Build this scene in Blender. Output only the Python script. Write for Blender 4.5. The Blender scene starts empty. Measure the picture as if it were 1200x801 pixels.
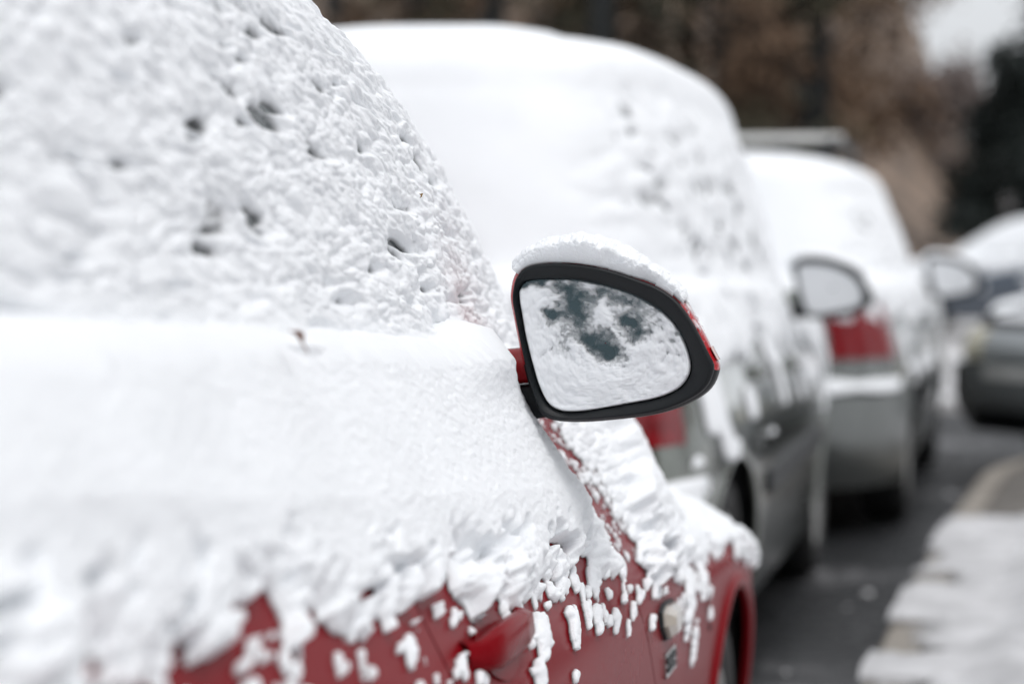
import bpy, math, random
import numpy as np
from mathutils import Vector

random.seed(7)
R = math.radians
scene = bpy.context.scene
col = scene.collection

# ------------------------------------------------------------------ camera
cam_d = bpy.data.cameras.new('camera')
cam = bpy.data.objects.new('camera', cam_d)
col.objects.link(cam)
cam.location = (0.0, 0.0, 1.15)
cam.rotation_euler = (R(90 - 2.30), 0, R(11.28))
cam_d.sensor_width = 36.0
cam_d.lens = 85.0
cam_d.clip_start = 0.05
cam_d.clip_end = 2000
cam_d.dof.use_dof = True
cam_d.dof.focus_distance = 2.70
cam_d.dof.aperture_fstop = 3.0
cam_d.dof.aperture_blades = 0
scene.camera = cam

# ------------------------------------------------------------------ world, sun, exposure
SUN_EL, SUN_AZ = 66.0, 112.0       # azimuth: degrees clockwise from +Y (seen from above)
world = bpy.data.worlds.new('World')
scene.world = world
world.use_nodes = True
wn = world.node_tree
wn.nodes.clear()
w_out = wn.nodes.new('ShaderNodeOutputWorld')
w_bg = wn.nodes.new('ShaderNodeBackground')
w_sky = wn.nodes.new('ShaderNodeTexSky')
w_hs = wn.nodes.new('ShaderNodeHueSaturation')
w_sky.sky_type = 'NISHITA'
w_sky.sun_disc = False
w_sky.sun_elevation = R(SUN_EL)
w_sky.sun_rotation = R(SUN_AZ)
w_sky.air_density = 1.0
w_sky.dust_density = 4.0
w_sky.ozone_density = 1.0
w_hs.inputs['Saturation'].default_value = 0.14
w_bg.inputs['Strength'].default_value = 0.12
wn.links.new(w_sky.outputs[0], w_hs.inputs['Color'])
w_mix = wn.nodes.new('ShaderNodeMix')                            # even cloud cover veils the clear sky
w_mix.data_type = 'RGBA'
w_mix.inputs['Factor'].default_value = 0.55
w_mix.inputs['B'].default_value = (6.45, 6.7, 7.05, 1)
wn.links.new(w_hs.outputs[0], w_mix.inputs['A'])
wn.links.new(w_mix.outputs['Result'], w_bg.inputs[0])
wn.links.new(w_bg.outputs[0], w_out.inputs[0])

sun_d = bpy.data.lights.new('sun', 'SUN')
sun_d.energy = 0.9
sun_d.angle = R(40)
sun_d.color = (1.0, 0.97, 0.95)
sun = bpy.data.objects.new('sun', sun_d)
col.objects.link(sun)
sun.location = (8, -3, 12)
_d = Vector((math.sin(R(SUN_AZ)) * math.cos(R(SUN_EL)), math.cos(R(SUN_AZ)) * math.cos(R(SUN_EL)), math.sin(R(SUN_EL))))
sun.rotation_euler = _d.to_track_quat('Z', 'Y').to_euler()

vs = scene.view_settings
vs.view_transform = 'Standard'
vs.look = 'None'
vs.exposure = 0.36
vs.gamma = 1.0
vs.use_curve_mapping = False

# ------------------------------------------------------------------ numeric helpers
def hash2(ix, iy, seed=0):
    ix = np.asarray(ix).astype(np.int64); iy = np.asarray(iy).astype(np.int64)
    h = (ix * 374761393 + iy * 668265263 + seed * 974634777) & 0xFFFFFFFF
    h = ((h ^ (h >> 13)) * 1274126177) & 0xFFFFFFFF
    h = ((h ^ (h >> 16)) * 2246822519) & 0xFFFFFFFF
    h = h ^ (h >> 15)
    return (h & 0xFFFFFF) / float(0x1000000)

def vnoise(x, y, seed=0):
    x = np.asarray(x, float); y = np.asarray(y, float)
    ix = np.floor(x); iy = np.floor(y)
    fx = x - ix; fy = y - iy
    fx = fx * fx * fx * (fx * (fx * 6 - 15) + 10); fy = fy * fy * fy * (fy * (fy * 6 - 15) + 10)
    a = hash2(ix, iy, seed); b = hash2(ix + 1, iy, seed); c = hash2(ix, iy + 1, seed); d = hash2(ix + 1, iy + 1, seed)
    return (a + (b - a) * fx) * (1 - fy) + (c + (d - c) * fx) * fy

def fbm(x, y, seed=0, octv=4, gain=0.5):
    s = 0; a = 1.0; t = 0
    for k in range(octv):
        s = s + a * (vnoise(x, y, seed + k * 17) - 0.5) * 2; t += a
        a *= gain; x = x * 2.03 + 3.7; y = y * 2.03 + 1.3
    return s / t

def domes(x, y, seed=0, rmin=0.55, rmax=1.0):
    """highest of many rounded lumps scattered one to a cell; 0..1"""
    x = np.asarray(x, float); y = np.asarray(y, float)
    ix = np.floor(x); iy = np.floor(y)
    best = np.zeros(np.broadcast(x, y).shape)
    for dx in (-1, 0, 1):
        for dy in (-1, 0, 1):
            cx = ix + dx; cy = iy + dy
            px = cx + 0.1 + 0.8 * hash2(cx, cy, seed); py = cy + 0.1 + 0.8 * hash2(cx, cy, seed + 1)
            r = rmin + (rmax - rmin) * hash2(cx, cy, seed + 2)
            d2 = ((x - px) ** 2 + (y - py) ** 2) / (r * r)
            h = (0.5 + 0.5 * hash2(cx, cy, seed + 3)) * np.sqrt(np.clip(1 - d2, 0, 1))
            best = np.maximum(best, h)
    return best

def pits(x, y, seed=0, prob=0.3, rmin=0.18, rmax=0.42):
    """scattered small hollows, 0..1"""
    x = np.asarray(x, float); y = np.asarray(y, float)
    ix = np.floor(x); iy = np.floor(y)
    best = np.zeros(np.broadcast(x, y).shape)
    for dx in (-1, 0, 1):
        for dy in (-1, 0, 1):
            cx = ix + dx; cy = iy + dy
            on = hash2(cx, cy, seed + 5) < prob
            px = cx + hash2(cx, cy, seed); py = cy + hash2(cx, cy, seed + 1)
            r = rmin + (rmax - rmin) * hash2(cx, cy, seed + 2)
            dyy = y - py
            d2 = ((x - px) / r) ** 2 + (dyy / np.where(dyy > 0, r * 1.5, r * 0.7)) ** 2       # sharp floor, long tail upward
            best = np.maximum(best, np.where(on, np.exp(-d2 * 1.6), 0))
    return best

def sstep(a, b, x):
    t = np.clip((np.asarray(x, float) - a) / (b - a), 0, 1)
    return t * t * (3 - 2 * t)

def pchip(pts):
    xs = np.array([p[0] for p in pts], float); ys = np.array([p[1] for p in pts], float)
    h = np.diff(xs); d = np.diff(ys) / h
    m = np.zeros(len(xs))
    m[0], m[-1] = d[0], d[-1]
    for i in range(1, len(xs) - 1):
        if d[i - 1] * d[i] > 0:
            w1 = 2 * h[i] + h[i - 1]; w2 = h[i] + 2 * h[i - 1]
            m[i] = (w1 + w2) / (w1 / d[i - 1] + w2 / d[i])
    def f(x):
        x = np.asarray(x, float)
        xc = np.clip(x, xs[0], xs[-1])
        i = np.clip(np.searchsorted(xs, xc) - 1, 0, len(xs) - 2)
        t = (xc - xs[i]) / h[i]
        return ((1 + 2 * t) * (1 - t) ** 2 * ys[i] + t * (1 - t) ** 2 * h[i] * m[i]
                + t * t * (3 - 2 * t) * ys[i + 1] + t * t * (t - 1) * h[i] * m[i + 1])
    return f

# ------------------------------------------------------------------ mesh helpers
def new_obj(name, mesh, mat, parent=None, smooth=True):
    if mat is not None:
        mesh.materials.append(mat)
    if smooth:
        mesh.polygons.foreach_set('use_smooth', np.ones(len(mesh.polygons), bool))
    o = bpy.data.objects.new(name, mesh)
    col.objects.link(o)
    if parent is not None:
        o.parent = parent
    return o

def mesh_from(V, F, name='mesh', attr=None):
    """V (n,3); F (m,4) or (m,3) int array, or list of polygons"""
    me = bpy.data.meshes.new(name)
    V = np.asarray(V, float)
    if isinstance(F, np.ndarray):
        k = F.shape[1]; m = len(F)
        me.vertices.add(len(V)); me.vertices.foreach_set('co', V.astype(np.float32).ravel())
        me.loops.add(m * k); me.loops.foreach_set('vertex_index', F.astype(np.int32).ravel())
        me.polygons.add(m); me.polygons.foreach_set('loop_start', np.arange(0, m * k, k, dtype=np.int32))
        try:
            me.polygons.foreach_set('loop_total', np.full(m, k, dtype=np.int32))
        except Exception:
            pass
        me.update(calc_edges=True)
    else:
        me.from_pydata([tuple(v) for v in V], [], [tuple(int(i) for i in f) for f in F])
    if attr:
        for an, av in attr.items():
            a = me.attributes.new(an, 'FLOAT', 'POINT')
            a.data.foreach_set('value', np.asarray(av, np.float32).ravel())
    me.validate()
    return me

def grid_faces(n, m, wrap=False, off=0, flip=False):
    """faces for a grid of n rows, m columns"""
    r = np.arange(n - 1)[:, None]
    mc = m if wrap else m - 1
    c = np.arange(mc)[None, :]
    c2 = (c + 1) % m
    a = r * m + c; b = r * m + c2; d = (r + 1) * m + c2; e = (r + 1) * m + c
    F = np.stack([a, b, d, e], -1).reshape(-1, 4) + off
    return F[:, ::-1] if flip else F

def grid_normals(P, wrap=False):
    if wrap:
        du = np.roll(P, -1, 1) - np.roll(P, 1, 1)
    else:
        du = np.gradient(P, axis=1)
    dv = np.gradient(P, axis=0)
    n = np.cross(du, dv)
    l = np.linalg.norm(n, axis=-1, keepdims=True)
    return n / np.maximum(l, 1e-12)

class MB:
    """collects simple shapes into one mesh"""
    def __init__(s): s.V = []; s.F = []
    def add(s, V, F):
        o = len(s.V); s.V += [tuple(map(float, v)) for v in V]; s.F += [tuple(int(i) + o for i in f) for f in F]
    def box(s, c, sz, bev=0.0):
        x, y, z = c; a, b, d = sz[0] / 2, sz[1] / 2, sz[2] / 2
        e = min(bev, a * .9, b * .9, d * .9)
        if e <= 0:
            V = [(x + i * a, y + j * b, z + k * d) for i in (-1, 1) for j in (-1, 1) for k in (-1, 1)]
            s.add(V, [(0, 1, 3, 2), (4, 6, 7, 5), (0, 4, 5, 1), (2, 3, 7, 6), (0, 2, 6, 4), (1, 5, 7, 3)])
        else:
            ring = lambda aa, bb, zz: [(x + aa - e, y - bb, zz), (x + aa, y - bb + e, zz), (x + aa, y + bb - e, zz), (x + aa - e, y + bb, zz),
                                      (x - aa + e, y + bb, zz), (x - aa, y + bb - e, zz), (x - aa, y - bb + e, zz), (x - aa + e, y - bb, zz)]
            V = ring(a - e, b - e, z - d) + ring(a, b, z - d + e) + ring(a, b, z + d - e) + ring(a - e, b - e, z + d)
            F = [tuple(range(7, -1, -1)), tuple(range(24, 32))]
            for k in range(3):
                for i in range(8):
                    F.append((k * 8 + i, k * 8 + (i + 1) % 8, k * 8 + 8 + (i + 1) % 8, k * 8 + 8 + i))
            s.add(V, F)
    def tube(s, pts, rad, n=8, caps=True):
        pts = [Vector(p) for p in pts]; rings = []
        for i, p in enumerate(pts):
            t = (pts[min(i + 1, len(pts) - 1)] - pts[max(i - 1, 0)]).normalized()
            up = Vector((0, 0, 1)) if abs(t.z) < 0.9 else Vector((1, 0, 0))
            a = t.cross(up).normalized(); b = t.cross(a)
            r = rad[i] if hasattr(rad, '__len__') else rad
            rings.append([p + (a * math.cos(2 * math.pi * k / n) + b * math.sin(2 * math.pi * k / n)) * r for k in range(n)])
        V = [v for r_ in rings for v in r_]; F = []
        for i in range(len(pts) - 1):
            for k in range(n):
                F.append((i * n + k, i * n + (k + 1) % n, (i + 1) * n + (k + 1) % n, (i + 1) * n + k))
        if caps:
            F += [tuple(range(n - 1, -1, -1)), tuple(range((len(pts) - 1) * n, len(pts) * n))]
        s.add(V, F)
    def lathe(s, prof, n=40, axis='x', c=(0, 0, 0)):
        """prof: (radius, along) closed loop not required"""
        V = []; F = []
        for (r, a) in prof:
            for k in range(n):
                t = 2 * math.pi * k / n
                V.append((c[0] + a, c[1] + r * math.cos(t), c[2] + r * math.sin(t)))
        for i in range(len(prof) - 1):
            for k in range(n):
                F.append((i * n + k, (i + 1) * n + k, (i + 1) * n + (k + 1) % n, i * n + (k + 1) % n))
        s.add(V, F)
    def build(s, name, mat, parent=None, smooth=True):
        return new_obj(name, mesh_from(s.V, s.F, name), mat, parent, smooth)

def empty(name, loc, rz=0):
    o = bpy.data.objects.new(name, None)
    col.objects.link(o)
    o.location = loc; o.rotation_euler = (0, 0, rz); o.empty_display_size = 0.3
    return o

def tag(o, label=None, cat=None, group=None, kind=None):
    if label: o['label'] = label
    if cat: o['category'] = cat
    if group: o['group'] = group
    if kind: o['kind'] = kind
    return o

# ------------------------------------------------------------------ materials
def mat_new(name):
    m = bpy.data.materials.new(name); m.use_nodes = True
    nt = m.node_tree; nt.nodes.clear()
    out = nt.nodes.new('ShaderNodeOutputMaterial')
    b = nt.nodes.new('ShaderNodeBsdfPrincipled')
    nt.links.new(b.outputs[0], out.inputs['Surface'])
    return m, nt, b, out

def N(nt, t, **kw):
    n = nt.nodes.new(t)
    for k, v in kw.items(): setattr(n, k, v)
    return n

def noise_node(nt, scale, detail=4, rough=0.5, vec=None):
    tc = N(nt, 'ShaderNodeTexCoord')
    n = N(nt, 'ShaderNodeTexNoise')
    n.inputs['Scale'].default_value = scale; n.inputs['Detail'].default_value = detail; n.inputs['Roughness'].default_value = rough
    nt.links.new(tc.outputs['Object'], n.inputs['Vector'])
    return n

def ramp(nt, fac, stops):
    r = N(nt, 'ShaderNodeValToRGB')
    e = r.color_ramp.elements
    while len(e) < len(stops): e.new(0.5)
    for i, (p, c) in enumerate(stops):
        e[i].position = p; e[i].color = (c[0], c[1], c[2], 1)
    nt.links.new(fac, r.inputs[0])
    return r

def bump(nt, b, h, strength, dist):
    n = N(nt, 'ShaderNodeBump')
    n.inputs['Strength'].default_value = strength; n.inputs['Distance'].default_value = dist
    nt.links.new(h, n.inputs['Height']); nt.links.new(n.outputs[0], b.inputs['Normal'])
    return n

def plain(name, c, rough=0.5, metal=0.0, spec=0.5, coat=0.0, var=0.12, scale=9.0, bs=0.0, bscale=200.0):
    m, nt, b, out = mat_new(name)
    n = noise_node(nt, scale)
    r = ramp(nt, n.outputs['Fac'], [(0.3, [k * (1 - var) for k in c]), (0.7, [min(1, k * (1 + var)) for k in c])])
    nt.links.new(r.outputs[0], b.inputs['Base Color'])
    b.inputs['Roughness'].default_value = rough
    b.inputs['Metallic'].default_value = metal
    b.inputs['Specular IOR Level'].default_value = spec
    b.inputs['Coat Weight'].default_value = coat
    b.inputs['Coat Roughness'].default_value = 0.06
    if bs > 0:
        n2 = noise_node(nt, bscale, 3)
        bump(nt, b, n2.outputs['Fac'], bs, 0.002)
    return m

def car_paint(name, c, metal=0.0, dirt=(0.16, 0.15, 0.14), dirt_amt=0.35, rough=0.32, coat=0.5, spec=0.4):
    m, nt, b, out = mat_new(name)
    n = noise_node(nt, 3.0, 6, 0.6)
    geo = N(nt, 'ShaderNodeNewGeometry')
    sep = N(nt, 'ShaderNodeSeparateXYZ'); nt.links.new(geo.outputs['Position'], sep.inputs[0])
    mr = N(nt, 'ShaderNodeMapRange'); mr.inputs['From Min'].default_value = 0.75; mr.inputs['From Max'].default_value = 0.25
    mr.inputs['To Min'].default_value = 0.15; mr.inputs['To Max'].default_value = 1.0
    nt.links.new(sep.outputs['Z'], mr.inputs['Value'])       # road grime thrown up by the wheels
    mu = N(nt, 'ShaderNodeMath', operation='MULTIPLY')
    nt.links.new(mr.outputs[0], mu.inputs[0]); nt.links.new(n.outputs['Fac'], mu.inputs[1])
    mu2 = N(nt, 'ShaderNodeMath', operation='MULTIPLY'); mu2.inputs[1].default_value = dirt_amt * 1.6
    nt.links.new(mu.outputs[0], mu2.inputs[0])
    mx = N(nt, 'ShaderNodeMix', data_type='RGBA')
    mx.inputs['A'].default_value = (*c, 1); mx.inputs['B'].default_value = (*dirt, 1)
    nt.links.new(mu2.outputs[0], mx.inputs['Factor'])
    nt.links.new(mx.outputs['Result'], b.inputs['Base Color'])
    b.inputs['Metallic'].default_value = metal
    ad = N(nt, 'ShaderNodeMath', operation='ADD'); ad.inputs[1].default_value = rough
    nt.links.new(mu2.outputs[0], ad.inputs[0]); nt.links.new(ad.outputs[0], b.inputs['Roughness'])
    b.inputs['Coat Weight'].default_value = coat
    b.inputs['Specular IOR Level'].default_value = spec
    b.inputs['Coat Roughness'].default_value = 0.10
    n2 = noise_node(nt, 260.0, 2)
    bump(nt, b, n2.outputs['Fac'], 0.05, 0.001)
    return m

def snow_mat(name, c=(0.90, 0.92, 0.945), fine=420.0, bs=0.55, alpha_w=0.005, lo=0.97):
    m, nt, b, out = mat_new(name)
    n = noise_node(nt, 6.0, 5)
    r = ramp(nt, n.outputs['Fac'], [(0.36, [k * lo for k in c]), (0.6, c)])
    nt.links.new(r.outputs[0], b.inputs['Base Color'])
    b.inputs['Roughness'].default_value = 0.65
    b.inputs['Specular IOR Level'].default_value = 0.25
    b.inputs['Subsurface Weight'].default_value = 0.0
    b.inputs['Subsurface Radius'].default_value = (0.012, 0.012, 0.013)
    b.inputs['Subsurface Scale'].default_value = 1.0
    n2 = noise_node(nt, fine, 3, 0.7)
    bump(nt, b, n2.outputs['Fac'], bs, 0.003)
    # snow a few millimetres thin lets what it lies on show through
    at = N(nt, 'ShaderNodeAttribute'); at.attribute_name = 'thick'
    n3 = noise_node(nt, fine * 0.4, 2)
    mr = N(nt, 'ShaderNodeMapRange'); mr.interpolation_type = 'SMOOTHSTEP'
    mr.inputs['From Min'].default_value = 0.0; mr.inputs['From Max'].default_value = alpha_w
    nt.links.new(at.outputs['Fac'], mr.inputs['Value'])
    tr = N(nt, 'ShaderNodeBsdfTransparent')
    mx = N(nt, 'ShaderNodeMixShader')
    nt.links.new(mr.outputs[0], mx.inputs[0]); nt.links.new(tr.outputs[0], mx.inputs[1]); nt.links.new(b.outputs[0], mx.inputs[2])
    nt.links.new(mx.outputs[0], out.inputs['Surface'])
    return m

def glass_dark(name, c=(0.012, 0.02, 0.022), rough=0.08):
    m, nt, b, out = mat_new(name)
    n = noise_node(nt, 12.0)
    r = ramp(nt, n.outputs['Fac'], [(0.3, c), (0.8, [k * 1.6 for k in c])])
    nt.links.new(r.outputs[0], b.inputs['Base Color'])
    b.inputs['Roughness'].default_value = rough
    b.inputs['IOR'].default_value = 1.5
    return m

M = {}
M['snow'] = snow_mat('wet_snow')
M['snow_far'] = snow_mat('snow_far', fine=160.0, bs=0.3, alpha_w=0.010)
M['snow_trodden'] = snow_mat('trodden_snow', c=(0.60, 0.60, 0.615), fine=160.0, bs=0.5, alpha_w=0.014, lo=0.78)
M['red'] = car_paint('red_paint', (0.185, 0.003, 0.007), 0.0, dirt=(0.09, 0.03, 0.027), dirt_amt=0.18, coat=0.0, spec=0.04, rough=0.22)
M['red_cap'] = car_paint('red_mirror_paint', (0.42, 0.012, 0.018), 0.0, dirt_amt=0.05, rough=0.25)
M['silver'] = car_paint('champagne_silver_paint', (0.24, 0.255, 0.23), 0.9, dirt=(0.12, 0.115, 0.10), dirt_amt=0.12, rough=0.10, coat=0.6)
M['grey_silver'] = car_paint('pale_silver_paint', (0.22, 0.235, 0.23), 0.7, dirt_amt=0.22, rough=0.22)
M['dark_grey'] = car_paint('dark_grey_paint', (0.34, 0.36, 0.37), 0.6, dirt_amt=0.2)
M['beige_grey'] = car_paint('beige_grey_paint', (0.33, 0.30, 0.29), 0.5, dirt_amt=0.3)
M['blue_grey'] = car_paint('blue_grey_paint', (0.08, 0.10, 0.13), 0.4, dirt_amt=0.3)
M['black_plastic'] = plain('black_plastic', (0.0045, 0.0062, 0.008), 0.42, spec=0.32, bs=0.25, bscale=900)
M['core'] = plain('dark_underbody', (0.010, 0.010, 0.011), 0.8)
M['rubber'] = plain('tyre_rubber', (0.018, 0.018, 0.018), 0.8, bs=0.3, bscale=120)
M['rim'] = plain('wheel_rim_metal', (0.42, 0.42, 0.41), 0.38, metal=0.7)
M['glass'] = glass_dark('window_glass')
M['tail'] = plain('tail_lamp_red', (0.17, 0.002, 0.006), 0.15, spec=.35, coat=0.3, var=.4, scale=30)
M['tail_clear'] = plain('lamp_lens_clear', (0.45, 0.40, 0.34), 0.15, coat=1.0)
M['amber'] = plain('amber_lens', (0.55, 0.14, 0.03), 0.15, coat=1.0)
M['headlamp'] = plain('headlamp_lens', (0.62, 0.58, 0.44), 0.25, metal=0.2, coat=1.0)
M['chrome'] = plain('chrome_trim', (0.55, 0.56, 0.55), 0.15, metal=1.0)
M['plate'] = plain('number_plate_white', (0.62, 0.62, 0.60), 0.45)
M['mirror'] = plain('mirror_glass', (0.055, 0.078, 0.086), 0.10, metal=1.0, var=0.05)
M['leaf'] = plain('dry_leaf_brown', (0.16, 0.055, 0.022), 0.7)
M['leaf_yellow'] = plain('dry_leaf_yellow', (0.30, 0.17, 0.03), 0.7)

# ------------------------------------------------------------------ car shells
def unit_outline(n, aspect, m=4000):
    """closed superellipse, start rear centre, over the right side, front, left side; by arc length"""
    th = np.linspace(-math.pi / 2, math.pi * 1.5, m)
    c, s_ = np.cos(th), np.sin(th)
    x = np.sign(c) * np.abs(c) ** (2 / n); y = np.sign(s_) * np.abs(s_) ** (2 / n)
    d = np.hypot(np.diff(x), np.diff(y) * aspect)
    a = np.concatenate([[0], np.cumsum(d)]); a /= a[-1]
    return (lambda s: np.interp(s % 1.0, a, x)), (lambda s: np.interp(s % 1.0, a, y))

class Shell:
    def __init__(self, W, yf, yr, zlo, zhi, n=4.5, crown=0.03):
        self.W, self.yf, self.yr = pchip(W), pchip(yf), pchip(yr)
        self.zlo, self.zhi, self.n, self.crown = zlo, zhi, n, crown      # zlo, zhi: functions of y
        self.bul = None
        zm = 0.7
        self.L0 = float(self.yf(zm) - self.yr(zm)) / 2
        self.ox, self.oy = unit_outline(n, self.L0 / float(self.W(zm)))
    def cl(self, z):
        f, r = self.yf(z), self.yr(z)
        return (f + r) / 2, (f - r) / 2
    def X(self, y, z):
        yc, L = self.cl(z)
        e = np.clip(np.abs((y - yc) / L), 0, 1)
        x = self.W(z) * np.clip(1 - e ** self.n, 0, 1) ** (1 / self.n)
        return x if self.bul is None else x + self.bul(y, z)
    def rows(self, s, h, k=None, zmid=0.7):
        """grid positions: heights h in 0..1 up the flank, then k from 1 to 0 across the top"""
        s = np.asarray(s, float)[None, :]; h = np.asarray(h, float)[:, None]
        yc, L = self.cl(zmid)
        y = yc + L * self.oy(s) + 0 * h
        for _ in range(3):
            z = self.zlo(y) + h * (self.zhi(y) - self.zlo(y))
            yc, L = self.cl(z)
            y = yc + L * self.oy(s)
        x = self.W(z) * self.ox(s)
        if self.bul is not None: x = x + np.sign(self.ox(s)) * self.bul(y, z) * np.clip(np.abs(self.ox(s)) * 2, 0, 1)
        P = np.stack([x, y, z], -1)
        if k is not None:
            k = np.asarray(k, float)[:, None]
            x1, y1, z1 = P[-1, :, 0][None], P[-1, :, 1][None], P[-1, :, 2][None]
            ym = (self.yf(np.mean(z1)) + self.yr(np.mean(z1))) / 2
            y2 = ym + (y1 - ym) * k
            z2 = self.zhi(y2) + self.crown * (1 - k ** 2)
            # settle the rim smoothly onto the crown line
            b = sstep(0.0, 1.0, (1 - k) / 0.25)
            z2 = z1 * (1 - b) + z2 * b + 0
            P2 = np.stack([x1 * k, y2, z2], -1)
            P = np.concatenate([P, P2], 0)
        return P

def side_patch(sh, y0, y1, z0, z1, ny, nz, off=0.0, side=1, extra_y=None, skirt=0.009):
    """panel on the flank. y0, y1 functions of z-fraction or numbers; z0, z1 functions of y"""
    u = np.linspace(0, 1, ny)
    if extra_y is not None:
        u = np.unique(np.concatenate([u, np.clip(extra_y, 0, 1)]))
    v = np.linspace(0, 1, nz)
    Y0 = y0 if callable(y0) else (lambda z: y0 + 0 * z)
    Y1 = y1 if callable(y1) else (lambda z: y1 + 0 * z)
    U, Vv = np.meshgrid(u, v)
    y = Y0(0.6 + 0 * U) + U * (Y1(0.6 + 0 * U) - Y0(0.6 + 0 * U))
    for _ in range(3):
        z = z0(y) + Vv * (z1(y) - z0(y))
        y = Y0(z) + U * (Y1(z) - Y0(z))
    x = sh.X(y, z)
    P = np.stack([x, y, z], -1)
    nrm = -grid_normals(P)
    nrm = nrm * np.sign(nrm[..., :1] + 1e-9)
    P = P + nrm * off
    n, m = P.shape[:2]
    V = P.reshape(-1, 3); F = grid_faces(n, m)
    b = [(0, j) for j in range(m)] + [(i, m - 1) for i in range(1, n)] + [(n - 1, j) for j in range(m - 2, -1, -1)] + [(i, 0) for i in range(n - 2, 0, -1)]
    bi = np.array([i * m + j for i, j in b]); Pin = (P - nrm * skirt).reshape(-1, 3)[bi]
    o = len(V); q = np.arange(len(bi)); q2 = (q + 1) % len(bi)
    V = np.concatenate([V, V[bi], Pin])
    F2 = np.stack([o + q2, o + q, o + len(bi) + q, o + len(bi) + q2], -1)
    F = np.concatenate([F, F2])
    if side < 0:
        V = V * np.array([-1, 1, 1]); F = F[:, ::-1]
    return mesh_from(V, F)

def end_patch(sh, front, z0, z1, xfrac0, xfrac1, nx, nz, off=0.003, skirt=0.006, thmax=None):
    """panel wrapped over the front or rear end. xfrac: part of the arc, -1..1"""
    zz = np.linspace(z0, z1, nz)
    rows = []
    for z in zz:
        yc, L = sh.cl(z); W = float(sh.W(z)); n = sh.n
        th = np.linspace(-math.pi / 2, math.pi / 2, 500)
        x = np.sign(np.sin(th)) * np.abs(np.sin(th)) ** (2 / n) * W
        y = yc + (1 if front else -1) * L * np.abs(np.cos(th)) ** (2 / n)
        # arc up to where the flank begins
        a = np.concatenate([[0], np.cumsum(np.hypot(np.diff(x), np.diff(y)))])
        mid = a[-1] / 2
        reach = (W + 0.16)
        q = mid + np.linspace(xfrac0, xfrac1, nx) * reach
        rows.append(np.stack([np.interp(q, a, x), np.interp(q, a, y), 0 * q + z], -1))
    P = np.array(rows)
    nrm = grid_normals(P)
    sgn = np.sign(nrm[n_ := len(zz) // 2, nx // 2, 1]) * (1 if front else -1)
    nrm = nrm * sgn
    P = P + nrm * off
    n, m = P.shape[:2]
    V = P.reshape(-1, 3); F = grid_faces(n, m, flip=(front))
    b = [(0, j) for j in range(m)] + [(i, m - 1) for i in range(1, n)] + [(n - 1, j) for j in range(m - 2, -1, -1)] + [(i, 0) for i in range(n - 2, 0, -1)]
    bi = np.array([i * m + j for i, j in b]); Pin = (P - nrm * skirt).reshape(-1, 3)[bi]
    o = len(V); q = np.arange(len(bi)); q2 = (q + 1) % len(bi)
    V = np.concatenate([V, V[bi], Pin])
    F = np.concatenate([F, np.stack([o + q2, o + q, o + len(bi) + q, o + len(bi) + q2], -1)])
    return mesh_from(V, F)

def wheel(parent, c, rad=0.30, width=0.19, side=1):
    w = MB()
    hr = rad * 0.66; xo = side * (width / 2 - 0.012)
    w.lathe([(hr, -side * width / 2 * .8), (hr, xo), (hr * .93, xo + side * .006), (hr * .90, xo - side * .02), (hr * 0.3, xo - side * 0.045)], 36, c=c)
    for k in range(7):                                           # spokes
        t = 2 * math.pi * k / 7
        ca, sa = math.cos(t), math.sin(t)
        p = [(c[0] + xo - side * .028, c[1] + ca * r_, c[2] + sa * r_) for r_ in (hr * .16, hr * .5, hr * .92)]
        w.tube(p, [0.026, 0.018, 0.02], 6)
    w.lathe([(hr * .26, xo - side * .05), (hr * .24, xo - side * .012), (0.001, xo - side * .006)], 20, c=c)
    ob = w.build('wheel', M['rim'], parent)
    t = MB()
    prof = []
    for a in np.linspace(-1, 1, 15):
        prof.append((rad - 0.03 * abs(a) ** 4 - (0.006 if int((a + 1) * 7) % 3 == 1 else 0), a * width / 2))
    prof = [(hr, -width / 2 * .85), (hr + .03, -width / 2 * 1.02)] + prof + [(hr + .03, width / 2 * 1.02), (hr, width / 2 * .85)]
    t.lathe(prof, 48, c=c)
    t.build('tyre', M['rubber'], ob)
    return ob

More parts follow.
